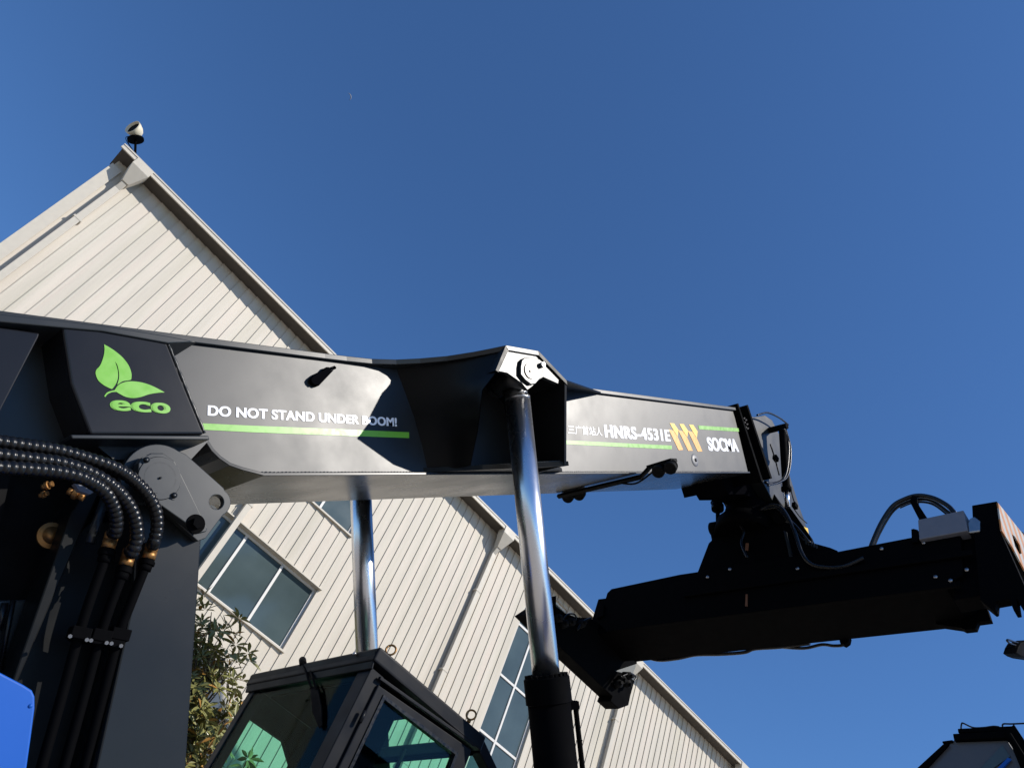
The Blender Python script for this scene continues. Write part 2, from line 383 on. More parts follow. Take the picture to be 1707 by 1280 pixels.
# siren on the hall roof
def build_siren():
    rot = Matrix.Rotation(HALL_YAW, 3, 'Z')
    q = lambda p: rot @ Vector(p)
    base = q(ow(231, 266, 15.25)); plat = q(ow(226, 233, 15.25)); head = q(ow(222.5, 214, 15.25))
    root = empty('horn_loudspeaker', base, 'small cream horn loudspeaker on a thin bent pole at the roof corner', 'loudspeaker')
    m = MB(); m.cyl(base - Vector((0, 0, 0.12)), plat, 0.026, 12); m.build('pole', BLACK, root)
    m = MB(); ax = (plat - base).normalized(); m.cyl(plat - ax * 0.02, plat + ax * 0.02, 0.17, 24)
    for s in (-0.09, -0.05): m.tube(smooth([plat + Vector((s, 0, 0)), plat + Vector((s * 1.3, -0.02, -0.2)), base + Vector((s * 0.6, 0, 0.02))]), 0.007, 6)
    m.build('bracket', BLACK, root)
    d = Vector((-0.86, -0.40, -0.25)).normalized()
    m = MB(); prof = []
    c = head - d * 0.06
    n = 28; sec = [(-0.16, 0.002), (-0.155, 0.05), (-0.12, 0.105), (-0.05, 0.15), (0.03, 0.172), (0.10, 0.182), (0.10, 0.170), (0.02, 0.155), (-0.05, 0.12), (-0.09, 0.002)]
    m.rev(c, d, sec, n)
    m.tube([c - d * 0.06, plat + ax * 0.03], lambda k: (0.05, 0.045)[min(k, 1)], 12)
    hb = m.build('horn', HORN, root)
    m = MB(); m.cyl(c + d * 0.035, c + d * 0.045, 0.157, 24); m.build('mouth', MATT, hb)
build_siren()

# ================================================================== the reach stacker
RS = empty('reach_stacker', (3.8, 6.7, 0), 'charcoal reach stacker with raised boom, green stripe and eco leaf emblem', 'reach stacker')
YN, YF = 6.0, 7.4                       # near and far side plates of the boom
P_ = lambda lst, Y: [oy(x, y, Y) for x, y in lst]

def build_boom():
    # main box: rear curve cut, straight belly, straight top
    belly = [(-70, 742), (90, 741), (300, 737), (343, 736), (352, 750), (364, 762), (380, 773), (400, 780)]
    pr = P_(belly[:3], YN) + smooth(P_(belly[3:], YN), 4)
    pr += [bp(4.75, 2.40, YN), bp(14.22, 2.40, YN), bp(14.18, 3.50, YN), bp(2.1, 3.50, YN)]
    m = MB(); m.prism(pr, (0, YF - YN, 0))
    boom = m.build('boom', PAINT, RS, bevel=0.006)
    # bottom flange lip that follows the belly line
    lip = [bp(*un(p), YN) for p in P_([(343, 736), (352, 750), (364, 762), (380, 773), (400, 780)], YN)] + [bp(4.75, 2.40, YN), bp(6.64, 2.40, YN), bp(8.9, 2.40, YN), bp(14.2, 2.40, YN)]
    m = MB()
    q = lip; low = []
    for i, p in enumerate(q):
        t = (q[min(i + 1, len(q) - 1)] - q[max(i - 1, 0)]).normalized(); nn = Vector((t.z, 0, -t.x)); low.append(p + nn * 0.028)
    m.prism([p - Vector((0, 0.045, 0)) for p in q] + [p - Vector((0, 0.045, 0)) for p in reversed(low)], (0, YF - YN + 0.09, 0))
    m.build('bottom_flange', BELLY, boom, bevel=0.005)
    # top flange: widens into the cylinder mounts on both sides
    near = [bp(2.1, 3.5, 5.955), bp(5.5, 3.5, 5.955)] + [bp(u, 3.5, y) for u, y in ((5.75, 5.95), (6.05, 5.935), (6.31, 5.865), (6.53, 5.745), (6.76, 5.575), (6.94, 5.36), (7.045, 5.195), (7.12, 5.06), (7.65, 5.06))]
    for sgn in (1,):
        pass
    mid = 0.5 * (YN + YF); mir = lambda p: Vector((p.x, 2 * mid - p.y, p.z))
    plan = near + [bp(7.65, 3.5, mid)]
    plan2 = [bp(2.1, 3.5, mid)] + near + [bp(7.65, 3.5, mid)]
    m = MB(); m.prism(plan2, N * 0.055); m.prism([mir(p) for p in reversed(plan2)], N * 0.055)
    fwd = [bp(7.65, 3.5, mid), bp(7.65, 3.5, 5.955), bp(14.2, 3.5, 5.955), bp(14.2, 3.5, mid)]
    m.prism(fwd, N * 0.055); m.prism([mir(p) for p in reversed(fwd)], N * 0.055)
    m.build('top_flange', PAINT2, boom, bevel=0.006)
    # lettering, stripes and marks on the near side plate
    ysk = YN - 0.004
    s = MB()
    s.face(P_([(332, 705.2), (420, 709.4), (560, 715), (682, 720.4), (682, 730), (560, 725.6), (420, 720.4), (336, 716)], ysk))
    s.build('green_stripe', GREEN, boom); s = MB()
    s.face(P_([(925, 733), (1120, 742.5), (1120, 748.8), (925, 739.3)], ysk))
    s.build('green_stripe', GREEN, boom)
    m_u = MB(); m_u.face(P_([(1164, 709), (1231, 713.6), (1232, 719.4), (1165.5, 715.4)], ysk))
    m_u.build('green_stripe', GREEN, boom)
    return boom

def text_mesh(txt, p0, p1, ptop, mat_, parent, bold=0.0, name='lettering', squeeze=None, push=0.004, spacing=1.0, heavy=0):
    cu = bpy.data.curves.new(name, 'FONT'); cu.body = txt; cu.offset = bold; cu.space_character = spacing
    ob = bpy.data.objects.new(name, cu); C.objects.link(ob)
    dg = bpy.context.evaluated_depsgraph_get(); me = bpy.data.meshes.new_from_object(ob.evaluated_get(dg))
    C.objects.unlink(ob); bpy.data.objects.remove(ob)
    xs = [v.co.x for v in me.vertices]; ys = [v.co.y for v in me.vertices]
    x0, x1, y0, y1 = min(xs), max(xs), min(ys), max(ys)
    if squeeze: y0, y1 = squeeze
    U = p1 - p0; V = ptop - p0; nr = Vector((0, -1, 0))
    verts = [p0 + U * ((v.co.x - x0) / (x1 - x0)) + V * ((v.co.y - y0) / (y1 - y0)) + nr * push for v in me.vertices]
    m = MB(); base = [tuple(p.vertices) for p in me.polygons]
    for k in range(-heavy, heavy + 1):
        i0 = len(m.v); sh = U.normalized() * (V.length * 0.03 * k) + nr * (0.0006 * (k + heavy))
        m.v += [v + sh for v in verts]; m.f += [tuple(i + i0 for i in p) for p in base]
    m.sm = [False] * len(m.f)
    bpy.data.meshes.remove(me)
    return m.build(name, mat_, parent)

BOOM = build_boom()
text_mesh('DO NOT STAND UNDER BOOM!', oy(346, 693, YN), oy(661, 711, YN), oy(346.5, 675.5, YN), WHITE, BOOM, 0.024, heavy=1, spacing=1.04)
text_mesh('HNRS-4531E', oy(1009, 729.5, YN), oy(1117, 736, YN), oy(1006.5, 707.5, YN), WHITE, BOOM, 0.022, spacing=1.12, heavy=2)
text_mesh('SOCMA', oy(1182, 751.5, YN), oy(1231.5, 753.5, YN), oy(1177, 728.5, YN), WHITE, BOOM, 0.025, spacing=1.04, heavy=2)
text_mesh('\u4e09\u5e7f\u9996\u7ad9\u4eba', oy(947, 723.5, YN), oy(1004, 727, YN), oy(946, 708, YN), FADED, BOOM, 0.01)
def slashes():
    a = MB(); b = MB()
    for k in range(3):
        dx, dy = 16.0 * k, 1.2 * k
        q = lambda L: [oy(1000 + x / 6.565 + dx, 680 + y / 6.565 + dy, YN - 0.0045) for x, y in L]
        a.face(q([(765, 165), (812, 168), (860, 240), (852, 312), (806, 243)]))
        b.face(q([(752, 232), (803, 246), (851, 316), (912, 458), (863, 461)]))
    a.build('yellow_slash_mark', YELLOW, BOOM); b.build('orange_slash_mark', ORANGE, BOOM)
slashes()

def build_glint():
    c = oy(1158, 767, YN); m = MB()
    m.rev(c, (0, -1, 0), [(0, 0.105), (0.006, 0.10), (0.014, 0.075), (0.018, 0.045), (0.018, 0.001)], 32); o = m.build('glint_disc', GLINT, BOOM)  # round sun glint on the paint, modelled as a pale low disc
    m = MB(); m.rev(c, (0, -1, 0), [(0.018, 0.030), (0.030, 0.028), (0.032, 0.001)], 8); m.build('bolt', PAINT, o)  # stub for the dark centre of the glint
GLINT = mat('glint_grey', (0.16, 0.16, 0.165), 0.5, nscale=20)  # paler grey carries the brightness of the glint
build_glint()
# small flat black shape on the boom side below the top flange
def build_dark_shape():
    z = lambda L, Y: [oy(500 + x / 12.19, 590 + y / 12.19, Y) for x, y in L]
    m = MB(); m.prism(z([(222, 515), (260, 460), (350, 390), (490, 325), (545, 262), (600, 262), (620, 285), (640, 330), (700, 320), (395, 640), (370, 648), (335, 620), (300, 630), (245, 575)], YN - 0.05), (0, 0.0495, 0))
    o = m.build('dark_shape', LINING, BOOM, bevel=0.01, seg=3)
    m = MB(); m.prism(z([(615, 285), (700, 236), (740, 268), (735, 300), (715, 275), (690, 268), (685, 300), (640, 330)], YN - 0.03), (0, 0.0295, 0)); m.build('bracket', LINING, o)  # smaller black piece at the upper end of the shape
build_dark_shape()

# lift cylinder mounts
def build_mount(side):
    mid = 0.5 * (YN + YF)
    f = (lambda u, n, y: bp(u, n, y)) if side == 0 else (lambda u, n, y: bp(u, n, 2 * mid - y))
    sg = 1 if side == 0 else -1
    r = MB()
    # front fold and front gusset
    th = 0.045
    r.prism([f(7.65, 3.553, 5.06), f(8.07, 3.254, 5.06), f(8.07, 3.204, 5.06), f(7.648, 3.50, 5.06)], (0, sg * 0.94, 0))
    zl = 2.34 if side == 0 else 2.7
    r.prism([f(8.07, 3.252, 5.06), f(8.12, zl, 5.30), f(8.12, zl, YN), f(8.07, 3.252, YN)], -D * 0.035)
    # rear fold
    r.prism([f(7.12, 3.553, 5.06), f(6.90, 3.26, 5.06), f(6.94, 3.245, 5.06), f(7.15, 3.50, 5.06)], (0, sg * 0.30, 0))
    rr_ = r; r = MB()
    # rear shell sweeping from the boom side out to the lug
    outer = [f(7.13, 3.51, 5.075), f(6.92, 3.25, 5.075), f(6.70, 3.05, 5.10), f(6.84, 2.70, 5.38), f(7.02, 2.42, 5.72)]
    if side: outer = outer[:3]
    inner = [f(6.42, 3.505, YN), f(6.50, 3.25, YN), f(6.58, 3.00, YN), f(6.64, 2.70, YN), f(6.68, 2.42, YN)]
    inner = inner[:len(outer)]; mids = []
    for a, b in zip(outer, inner):
        row = []
        for t in (0, .2, .4, .6, .8, 1):
            p = a.lerp(b, t); bow = D * (0.07 * math.sin(math.pi * t)); row.append(p + bow * (1 if side == 0 else 1))
        mids.append(row)
    rows = [smooth(row, 2) for row in mids]
    cols = list(zip(*rows)); cols = [list(c_) for c_ in cols]
    for i in range(len(cols) - 1):
        for j in range(len(cols[0]) - 1):
            a, b, c_, d_ = cols[i][j], cols[i][j + 1], cols[i + 1][j + 1], cols[i + 1][j]
            r.face([a, b, c_, d_], True)
            r.face([p + D * 0.012 for p in (d_, c_, b, a)], True)
    r.build('rear_shell', SHELL, BOOM, weld=True); r = rr_
    # bottom wing plate
    if side == 0: r.prism([f(6.62, 2.405, YN), f(8.14, 2.335, 5.28), f(8.3, 2.375, 5.6), f(8.95, 2.405, YN)], N * 0.05)
    # flare back to the flange ahead of the mount
    r.prism([f(8.07, 3.25, 5.075), f(10.05, 3.50, 5.95), f(8.2, 3.47, 5.96)], N * 0.02)
    r.build('cylinder_mount', SHELL, BOOM)
    if side == 0:
        for pts in ([f(6.66, 2.44, YN), f(8.1, 2.40, 5.34)], [f(8.115, 2.42, YN - 0.008), f(8.075, 3.24, YN - 0.008)], [f(4.75, 2.405, YN - 0.002), f(6.6, 2.405, YN - 0.002)], [f(8.2, 2.405, YN - 0.002), f(14.1, 2.405, YN - 0.002)]):
            w_ = MB(); L_ = (pts[1] - pts[0]).length; n_ = int(L_ / 0.012); w_.tube([pts[0].lerp(pts[1], i / n_) for i in range(n_ + 1)], lambda k: 0.010 + 0.003 * math.sin(k * 1.9) + 0.001 * math.sin(k * 0.37), 6); w_.build('weld_seam', PAINT2, BOOM)
    # outer lug with arch
    z4 = lambda L, Y: [oy(810 + x / 10.667, 560 + y / 10.667, 5.085) for x, y in L]
    shp = [un(p) for p in z4([(205, 620), (330, 250), (915, 355), (1300, 770), (1285, 850), (1020, 730), (950, 775), (830, 890), (740, 960), (640, 840), (530, 760), (380, 655)], 0)]
    m = MB(); m.prism([f(u, n, 5.085) for u, n in shp], (0, sg * 0.05, 0)); m.build('outer_lug', PAINT2, BOOM, bevel=0.004)
    shp2 = [(7.3, 3.49), (7.3, 3.2), (7.36, 3.16), (7.45, 3.14), (7.6, 3.2), (7.95, 3.25), (7.66, 3.49)]
    m = MB(); m.prism([f(u, n, 5.52) for u, n in shp2], (0, sg * 0.05, 0)); m.build('inner_lug', PAINT, BOOM)
    kp = [un(p) for p in z4([(570, 700), (570, 560), (590, 450), (640, 405), (730, 395), (900, 430), (985, 500), (980, 600), (930, 760), (830, 870), (760, 880), (650, 800)], 0)]
    m = MB(); m.prism([f(u, n, 5.045) for u, n in kp], (0, sg * 0.038, 0))
    k = m.build('pin_keeper', PAINT2, BOOM, bevel=0.008)
    c0 = un(z4([(720, 650)], 0)[0]); c1 = un(z4([(925, 545)], 0)[0])
    m = MB(); m.lathe(f(*c0, 5.045), (0, -sg, 0), [(0, 0.085), (0.012, 0.08), (0.012, 0.05), (0.004, 0.045), (0.004, 0.001)], 28); m.cyl(f(*c0, 5.04), f(*c0, 5.02), 0.012, 6); m.build('pin_end', PAINT2, k)
    m = MB(); m.cyl(f(*c1, 5.045), f(*c1, 5.00), 0.032, 6); m.build('bolt', STEEL, k)
    # lift cylinder
    a = oy(862.5, 662, 5.31); b = oy(910.7, 1127, 5.31)
    if side: a.y = b.y = 2 * mid - 5.31
    ax = (a - b).normalized()
    pin = Vector((f(*c0, 5.31).x, a.y, f(*c0, 5.31).z))
    e = MB(); e.cyl(pin - YV * 0.17, pin + YV * 0.17, 0.155, 32); e.cyl(pin - ax * 0.10, a - ax * 0.02, 0.115, 28)
    e.cyl(pin - YV * 0.22, pin + YV * 0.22, 0.075, 24)
    cylinder = bpy.data.objects.new('lift_cylinder', None); C.objects.link(cylinder)
    foot = b - ax * 3.3
    cylinder.parent = RS; cylinder.location = foot - ORG[RS.name]; ORG[cylinder.name] = foot
    e.build('rod_eye', PAINT, cylinder)
    e = MB(); e.lathe(a - ax * 0.035, ax, [(0, 0.137), (0.035, 0.137), (0.06, 0.115), (0.085, 0.115)], 40); e.build('rod_collar', STEEL, cylinder)
    e = MB(); e.cyl(b - ax * 0.3, a, 0.135, 64); e.build('rod', CHROME, cylinder)
    e = MB(); rb = 0.208
    e.lathe(foot, ax, [(0, rb), (3.05, rb), (3.06, rb + 0.016), (3.285, rb + 0.016), (3.295, rb + 0.004), (3.295, 0.145)], 48)
    t = ax.orthogonal().normalized(); bb = ax.cross(t)
    for i in range(24):
        an = 2 * math.pi * i / 24; rr = t * math.cos(an) + bb * math.sin(an)
        e.bar(b - ax * 0.004 + rr * (rb - 0.012), b + ax * 0.022 + rr * (rb - 0.012), 0.026, 0.03, rr)
    e.build('barrel', BLACK, cylinder)
    # feed pipe clamped to the barrel
    fx = (Vector((0.86, -0.5, 0.0)) if side == 0 else Vector((0.86, 0.5, 0.0))); fx = (fx - ax * fx.dot(ax)).normalized()
    s0 = b - ax * 0.27 + fx * (rb + 0.03)
    e = MB(); e.tube(smooth([b - ax * 0.25 + fx * rb * 0.8, s0, s0 - ax * 0.06 + fx * 0.02, s0 - ax * 0.2 + fx * 0.02, s0 - ax * 2.6 + fx * 0.02]), 0.026, 12)
    e.bar(s0 - ax * 0.02 - fx * 0.05, s0 - ax * 0.02 + fx * 0.05, 0.07, 0.07, ax)
    for q in (0.33, 0.62, 0.95, 1.5): e.cyl(s0 - ax * (q + 0.012) + fx * 0.02, s0 - ax * q + fx * 0.02, 0.031, 12)
    e.bar(s0 - ax * 0.93 - fx * 0.05, s0 - ax * 0.93 + fx * 0.13, 0.05, 0.035, ax)
    e.build('feed_pipe', BLACK, cylinder)
build_mount(0); build_mount(1)

# eco box: flared side housing at the boom tail
def build_eco():
    Y = 5.6
    face = [(102, 536), (190, 548), (273, 563), (279, 572), (300, 625), (341, 724), (150, 724), (118, 640)]
    m = MB(); m.prism(P_(face, Y), (0, 0.42, 0)); e = m.build('side_housing', HOUSING, BOOM, bevel=0.02, seg=3)
    m = MB(); m.prism([p for p in P_([(118, 724), (348, 726), (350, 733), (120, 731)], Y - 0.05)], (0, 0.47, 0)); m.build('ledge_plate', PAINT2, e, bevel=0.008)
    # weld bead along the slanted front edge
    m = MB(); m.tube(smooth(P_([(276, 566), (282, 578), (300, 622), (320, 672), (341, 722)], Y + 0.02), 6), lambda k: 0.012 + 0.003 * math.sin(k * 2.1), 8); m.build('weld_seam', PAINT2, e)
    # top flange strip above the housing
    m = MB(); m.prism(P_([(-70, 512), (0, 523), (90, 533), (170, 542), (280, 560), (330, 570), (280, 572), (170, 552), (90, 545), (-70, 530)], Y - 0.02), (0, 0.45, 0)); m.build('edge_flange', PAINT2, e, bevel=0.008)
    # the tail panel further back with its bent edge
    m = MB(); m.prism(P_([(-70, 535), (0, 545), (66, 555), (64, 562), (-2, 690), (-70, 800)], Y + 0.05), (0, 0.36, 0)); m.build('tail_panel', HOUSING, BOOM, bevel=0.01)
    z = lambda L: [oy(150 + x / 9.14, 560 + y / 9.14, Y - 0.004) for x, y in L]
    lf = MB()
    l1a = smooth(z([(215, 128), (222, 200), (210, 300), (160, 440), (95, 520), (90, 590), (130, 680), (220, 755), (330, 808)]), 5)
    l1b = smooth(z([(345, 800), (395, 730), (425, 640), (425, 540), (400, 440), (378, 385)]), 5)
    l1c = smooth(z([(378, 385), (415, 440), (440, 545), (443, 640), (415, 745)]), 5)
    l1d = smooth(z([(418, 742), (500, 690), (580, 678), (625, 665)]), 4)
    l1e = smooth(z([(630, 655), (632, 570), (590, 450), (500, 330), (390, 235), (300, 175), (216, 128)]), 5)
    lf.face(l1a + l1b + l1c[1:] + l1d[1:] + l1e)
    l2 = smooth(z([(378, 822), (430, 750), (520, 705), (640, 690), (800, 710), (960, 765), (1135, 856)]), 5) + smooth(z([(1130, 860), (1040, 865), (900, 888), (770, 930), (650, 945), (540, 925), (450, 880), (405, 852)]), 5)
    lf.face(l2 + smooth(z([(400, 852), (340, 855), (270, 885), (235, 928)]), 4) + smooth(z([(216, 918), (255, 865), (310, 840), (372, 826)]), 4))
    lf.build('leaf_emblem', GREEN, e)
    for ch, (x0, y0, x1, y1) in (('e', (312, 1125, 608, 1150)), ('c', (628, 1145, 916, 1168)), ('o', (933, 1160, 1212, 1190))):
        z1 = lambda x, y: oy(150 + x / 9.14, 560 + y / 9.14, Y)
        text_mesh(ch, z1(x0 + 12, y0 + 10), z1(x1, y1 + 2), z1(x0 - 4, y0 - 152), GREEN, e, 0.02, heavy=3)
build_eco()

# rear support column, pivot plates, hoses and pipes
def circ(c, r, n, Y, a0=0, a1=2 * math.pi):
    return [oy(c[0] + r * math.cos(a0 + (a1 - a0) * i / n), c[1] + r * math.sin(a0 + (a1 - a0) * i / n), Y) for i in range(n)]
def build_column():
    col = MB()
    col.prism(P_([(206, 772), (236, 745), (300, 752), (336, 893), (329, 1000), (309, 1290), (300, 1420), (90, 1420), (158, 1290), (222, 1000), (225, 900)], 5.66), (0, 0.6, 0))
    c = col.build('support_column', COLUMN, RS, bevel=0.012)
    m = MB(); m.prism(P_([(150, 870), (240, 870), (240, 1420), (-60, 1420), (25, 1135), (118, 900)], 5.98), (0, 0.12, 0)); m.build('column_web', SHELL, c, bevel=0.01)
    m = MB(); m.prism(P_([(118, 855), (160, 790), (180, 790), (128, 905), (30, 1135), (-20, 1420), (-60, 1420), (22, 1130)], 5.80), (0, 0.3, 0)); m.build('column_flange', SHELL, c, bevel=0.01)
    # near column mirrors on the far side
    far = MB(); far.prism([Vector((p.x, 13.4 - p.y - 0.6, p.z)) for p in P_([(206, 772), (236, 745), (300, 752), (336, 893), (329, 1000), (309, 1290), (300, 1420), (90, 1420), (158, 1290), (222, 1000), (225, 900)], 5.66)], (0, 0.5, 0)); far.build('support_column', PAINT2, RS, bevel=0.012)
    # ear plate with round head and eye
    Y = 5.58
    ear = circ((262, 801), 61, 22, Y, math.pi * 0.80, math.pi * 1.74)
    ear += [oy(x, y, Y) for x, y in ((310, 757), (345, 788), (373, 813))]
    ear += circ((361, 837), 24, 10, Y, -math.pi * 0.30, math.pi * 0.42)
    ear += [oy(x, y, Y) for x, y in ((352, 885), (343, 897), (330, 902), (262, 842), (222, 838))]
    hole = circ((361, 836.5), 12, 18, Y)
    m = MB(); m.plate_with_holes(ear, [hole], (0, 0.055, 0)); ep = m.build('ear_plate', PAINT2, RS, bevel=0.006)
    # the second ear behind, a gap between them shows dark
    Y2 = 5.46
    kp = [(229, 806), (231, 772), (238, 762), (252, 755), (272, 755), (291, 768), (297, 780), (346, 880), (344, 886), (333, 888), (262, 838), (235, 814)]
    m = MB(); m.prism(P_(kp, Y2), (0, 0.085, 0)); k = m.build('pin_keeper', PAINT2, RS, bevel=0.007, seg=3)
    m = MB(); m.lathe(oy(266, 797, Y2), (0, -1, 0), [(0, 0.155), (0.008, 0.15), (0.008, 0.11), (-0.001 + 0.003, 0.10), (0.003, 0.02), (0.003, 0.001)], 40); m.build('pin_cap', PAINT2, k)
    for q in ((243, 767), (289, 826), (266, 797)):
        r = 0.022 if q[0] != 266 else 0.009
        m = MB(); m.lathe(oy(q[0], q[1], Y2), (0, -1, 0), [(0, r * 1.4), (0.006, r * 1.4), (0.006, r), (0.022, r * 0.9), (0.022, 0.001)], 12); m.build('bolt', PAINT2, k)
    m = MB(); m.lathe(oy(326, 873, Y2), (0, -1, 0), [(0, 0.062), (0.012, 0.062), (0.012, 0.045), (0.05, 0.043), (0.05, 0.02), (0.035, 0.001)], 6); m.lathe(oy(326, 873, Y2), (0, -1, 0), [(0, 0.07), (0.01, 0.068), (0.01, 0.001)], 24); m.build('bolt', BLACK, k)
    # fillet plate under the ledge
    m = MB(); m.prism(P_([(150, 734), (348, 734), (318, 766), (190, 766)], 5.80), (0, 0.4, 0)); m.build('fillet_plate', PAINT, BOOM)
build_column()

def build_hoses():
    z = lambda L: [(x / 3.2, 500 + y / 3.2) for x, y in L]
    paths = [z([(-160, 735), (0, 757), (150, 778), (300, 800), (450, 840), (600, 890), (700, 950), (790, 1040), (832, 1130), (838, 1220), (818, 1300)]),
             z([(-160, 810), (0, 826), (150, 845), (330, 870), (480, 920), (600, 992), (680, 1080), (722, 1170), (730, 1270), (706, 1345)]),
             z([(-160, 880), (0, 892), (200, 905), (330, 920), (450, 952), (550, 1012), (602, 1090), (622, 1170), (615, 1240)])]
    ends = [[(255, 905), (247, 932), (241, 948)], [(217, 915), (209, 943), (202, 962)], [(188, 886), (180, 914), (174, 934)]]
    pipes = [[(241, 948), (216, 1010), (198, 1058), (165, 1185), (128, 1330)], [(202, 962), (182, 1015), (167, 1060), (137, 1170), (95, 1320)], [(174, 934), (150, 1000), (132, 1056), (103, 1160), (60, 1310)]]
    Ys = [5.36, 5.32, 5.28]; Ye = 5.62
    for i in range(3):
        pp = paths[i] + [ends[i][0]]
        n = len(pp)
        pts = []
        for k, (x, y) in enumerate(pp):
            t = max(0, (k - n * 0.45) / (n * 0.55)); pts.append(oy(x, y, Ys[i] + (Ye - Ys[i]) * t))
        sp = smooth(pts, 40)
        # even steps for the spiral guard
        out = [sp[0]]; acc = 0; step = 0.0057
        for a, b in zip(sp, sp[1:]):
            L = (b - a).length; d0 = step - acc; 
            while d0 <= L: out.append(a.lerp(b, d0 / L)); d0 += step
            acc = (acc + L) % step if L < step - acc else L - (d0 - step)
        ridge = [0.0395, 0.0435, 0.0450, 0.0455, 0.0450, 0.0438, 0.0400]
        m = MB(); m.tube(out, lambda k: ridge[k % 7], 14); h = m.build('hydraulic_hose', RUBBER, RS)
        a, b, c = [oy(x, y, Ye) for x, y in ends[i]]
        m = MB(); d = (b - a).normalized(); L = (b - a).length
        m.lathe(a, d, [(0, 0.043), (0.01, 0.046), (L * 0.45, 0.046), (L * 0.5, 0.042), (L * 0.55, 0.046), (L, 0.045)], 20); m.build('brass_fitting', BRASS, h)
        m = MB(); d = (c - b).normalized(); L = (c - b).length
        m.lathe(b, d, [(0, 0.046), (0.012, 0.056), (L * 0.55, 0.056), (L * 0.6, 0.046), (L * 1.15, 0.046)], 6); m.build('hex_nut', BLACK, h)
        m = MB(); m.tube(smooth([oy(x, y, Ye + 0.03 * k) for k, (x, y) in enumerate(pipes[i])], 8), 0.033, 14); m.build('steel_pipe', BLACK, RS)
    m = MB()
    a = oy(118, 1060, 5.70); b = oy(203, 1076, 5.66)
    m.bar(a, b, 0.05, 0.11, (0, 1, 0))
    for i in range(3):
        c = oy(*pipes[i][2], 5.68); d = (b - a).normalized(); m.bar(c - d * 0.06, c + d * 0.06, 0.075, 0.13, (0, 1, 0))
    cl = m.build('pipe_clamp', BLACK, RS, bevel=0.006)
    for q in ((117, 1060), (145, 1066), (152, 1067), (178, 1071), (186, 1072), (202, 1076)):
        s = MB(); s.cyl(oy(q[0], q[1], 5.61), oy(q[0], q[1], 5.585), 0.013, 6); s.build('bolt', STEEL, cl)
build_hoses()

def build_rear():
    # dark engine bay structure behind the hoses, grey access panel, blue side hood
    m = MB(); m.prism(P_([(-200, 700), (60, 715), (250, 730), (250, 900), (160, 950), (60, 1260), (-200, 1300)], 6.35), (0, 0.2, 0)); m.build('bay_bulkhead', MATT, RS)
    m = MB(); m.prism(P_([(-120, 1003), (75, 998), (58, 1042), (28, 1128), (-120, 1140)], 6.12), (0, 0.2, 0)); pan = m.build('access_panel', PAINT2, RS, bevel=0.01)
    m = MB(); m.tube(P_([(22, 1000), (12, 1050), (0, 1115)], 6.05), 0.018, 8); m.build('cable', RUBBER, pan); m = MB(); m.tube(P_([(8, 1005), (-3, 1050)], 6.05), 0.022, 8); m.build('cable', RUBBER, pan)
    m = MB(); m.prism(P_([(-200, 690), (40, 690), (-30, 1010), (-200, 1010)], 6.2), (0, 0.1, 0)); m.build('bay_panel', MATT, RS)
    bl = P_([(-300, 1010), (0, 1120), (40, 1141), (54, 1150), (58.5, 1160), (58.5, 1180), (52, 1230), (38, 1330), (10, 1480), (-300, 1480)], 5.0)
    m = MB(); m.prism(bl, (0, 0.55, 0)); sh_ = m.build('side_hood', BLUE, RS, bevel=0.012, seg=3)
    m = MB(); m.rev(oy(51, 1176, 5.0), (0, -1, 0), [(0, 0.012), (0.006, 0.010), (0.006, 0.001)], 10); m.build('bolt', BLUE, sh_)
    # hydraulic couplings glinting behind the hoses
    for a, b, r in (((70, 812), (88, 806), .02), ((113, 818), (140, 830), .024), ((66, 826), (80, 822), .016)):
        m = MB(); p, q = oy(*a, 5.75), oy(*b, 5.70); d = (q - p).normalized(); L = (q - p).length
        m.lathe(p, d, [(0, r), (L * .3, r), (L * .35, r * 1.5), (L * .6, r * 1.5), (L * .65, r), (L, r)], 8); m.build('coupling', BRASS, RS)
    m = MB(); m.lathe(oy(84, 893, 6.0), (0, -1, 0), [(0, 0.09), (0.02, 0.09), (0.03, 0.06), (0.03, 0.001)], 24); m.build('filler_cap', BRASS, RS)
    m = MB(); m.prism(P_([(124, 806), (135, 808), (156, 820), (150, 824), (132, 818)], 5.6), (0, 0.05, 0)); m.build('pipe_flange', GREYBOX, RS)
    m = MB(); m.tube(P_([(176, 830), (158, 880), (150, 905)], 5.74), 0.032, 12); m.build('steel_pipe', PAINT2, RS)
    # chassis and wheels carry the machine
    ch = MB(); ch.box((-0.4, 5.2, 0.75), (8.0, 8.2, 1.75)); ch.box((-1.2, 4.9, 0.9), (0.6, 8.5, 2.3)); ch.box((6.2, 4.7, 0.7), (7.6, 8.7, 1.3)); ch.build('chassis', PAINT, RS, bevel=0.03)
    for x, y in ((0.6, 4.95), (0.6, 8.45), (6.9, 4.75), (6.9, 8.65)):
        w = MB(); w.lathe((x, y - 0.32, 0.85), (0, 1, 0), [(0, 0.5), (0.02, 0.62), (0.08, 0.82), (0.14, 0.85), (0.5, 0.85), (0.56, 0.82), (0.62, 0.62), (0.64, 0.5)], 40)
        wo = w.build('wheel', TYRE, RS)
        w = MB(); w.lathe((x, y - 0.30, 0.85), (0, 1, 0), [(0, 0.2), (0.03, 0.3), (0.1, 0.45), (0.5, 0.45), (0.57, 0.3), (0.6, 0.2)], 32); w.build('rim', GREYBOX, wo)
build_rear()

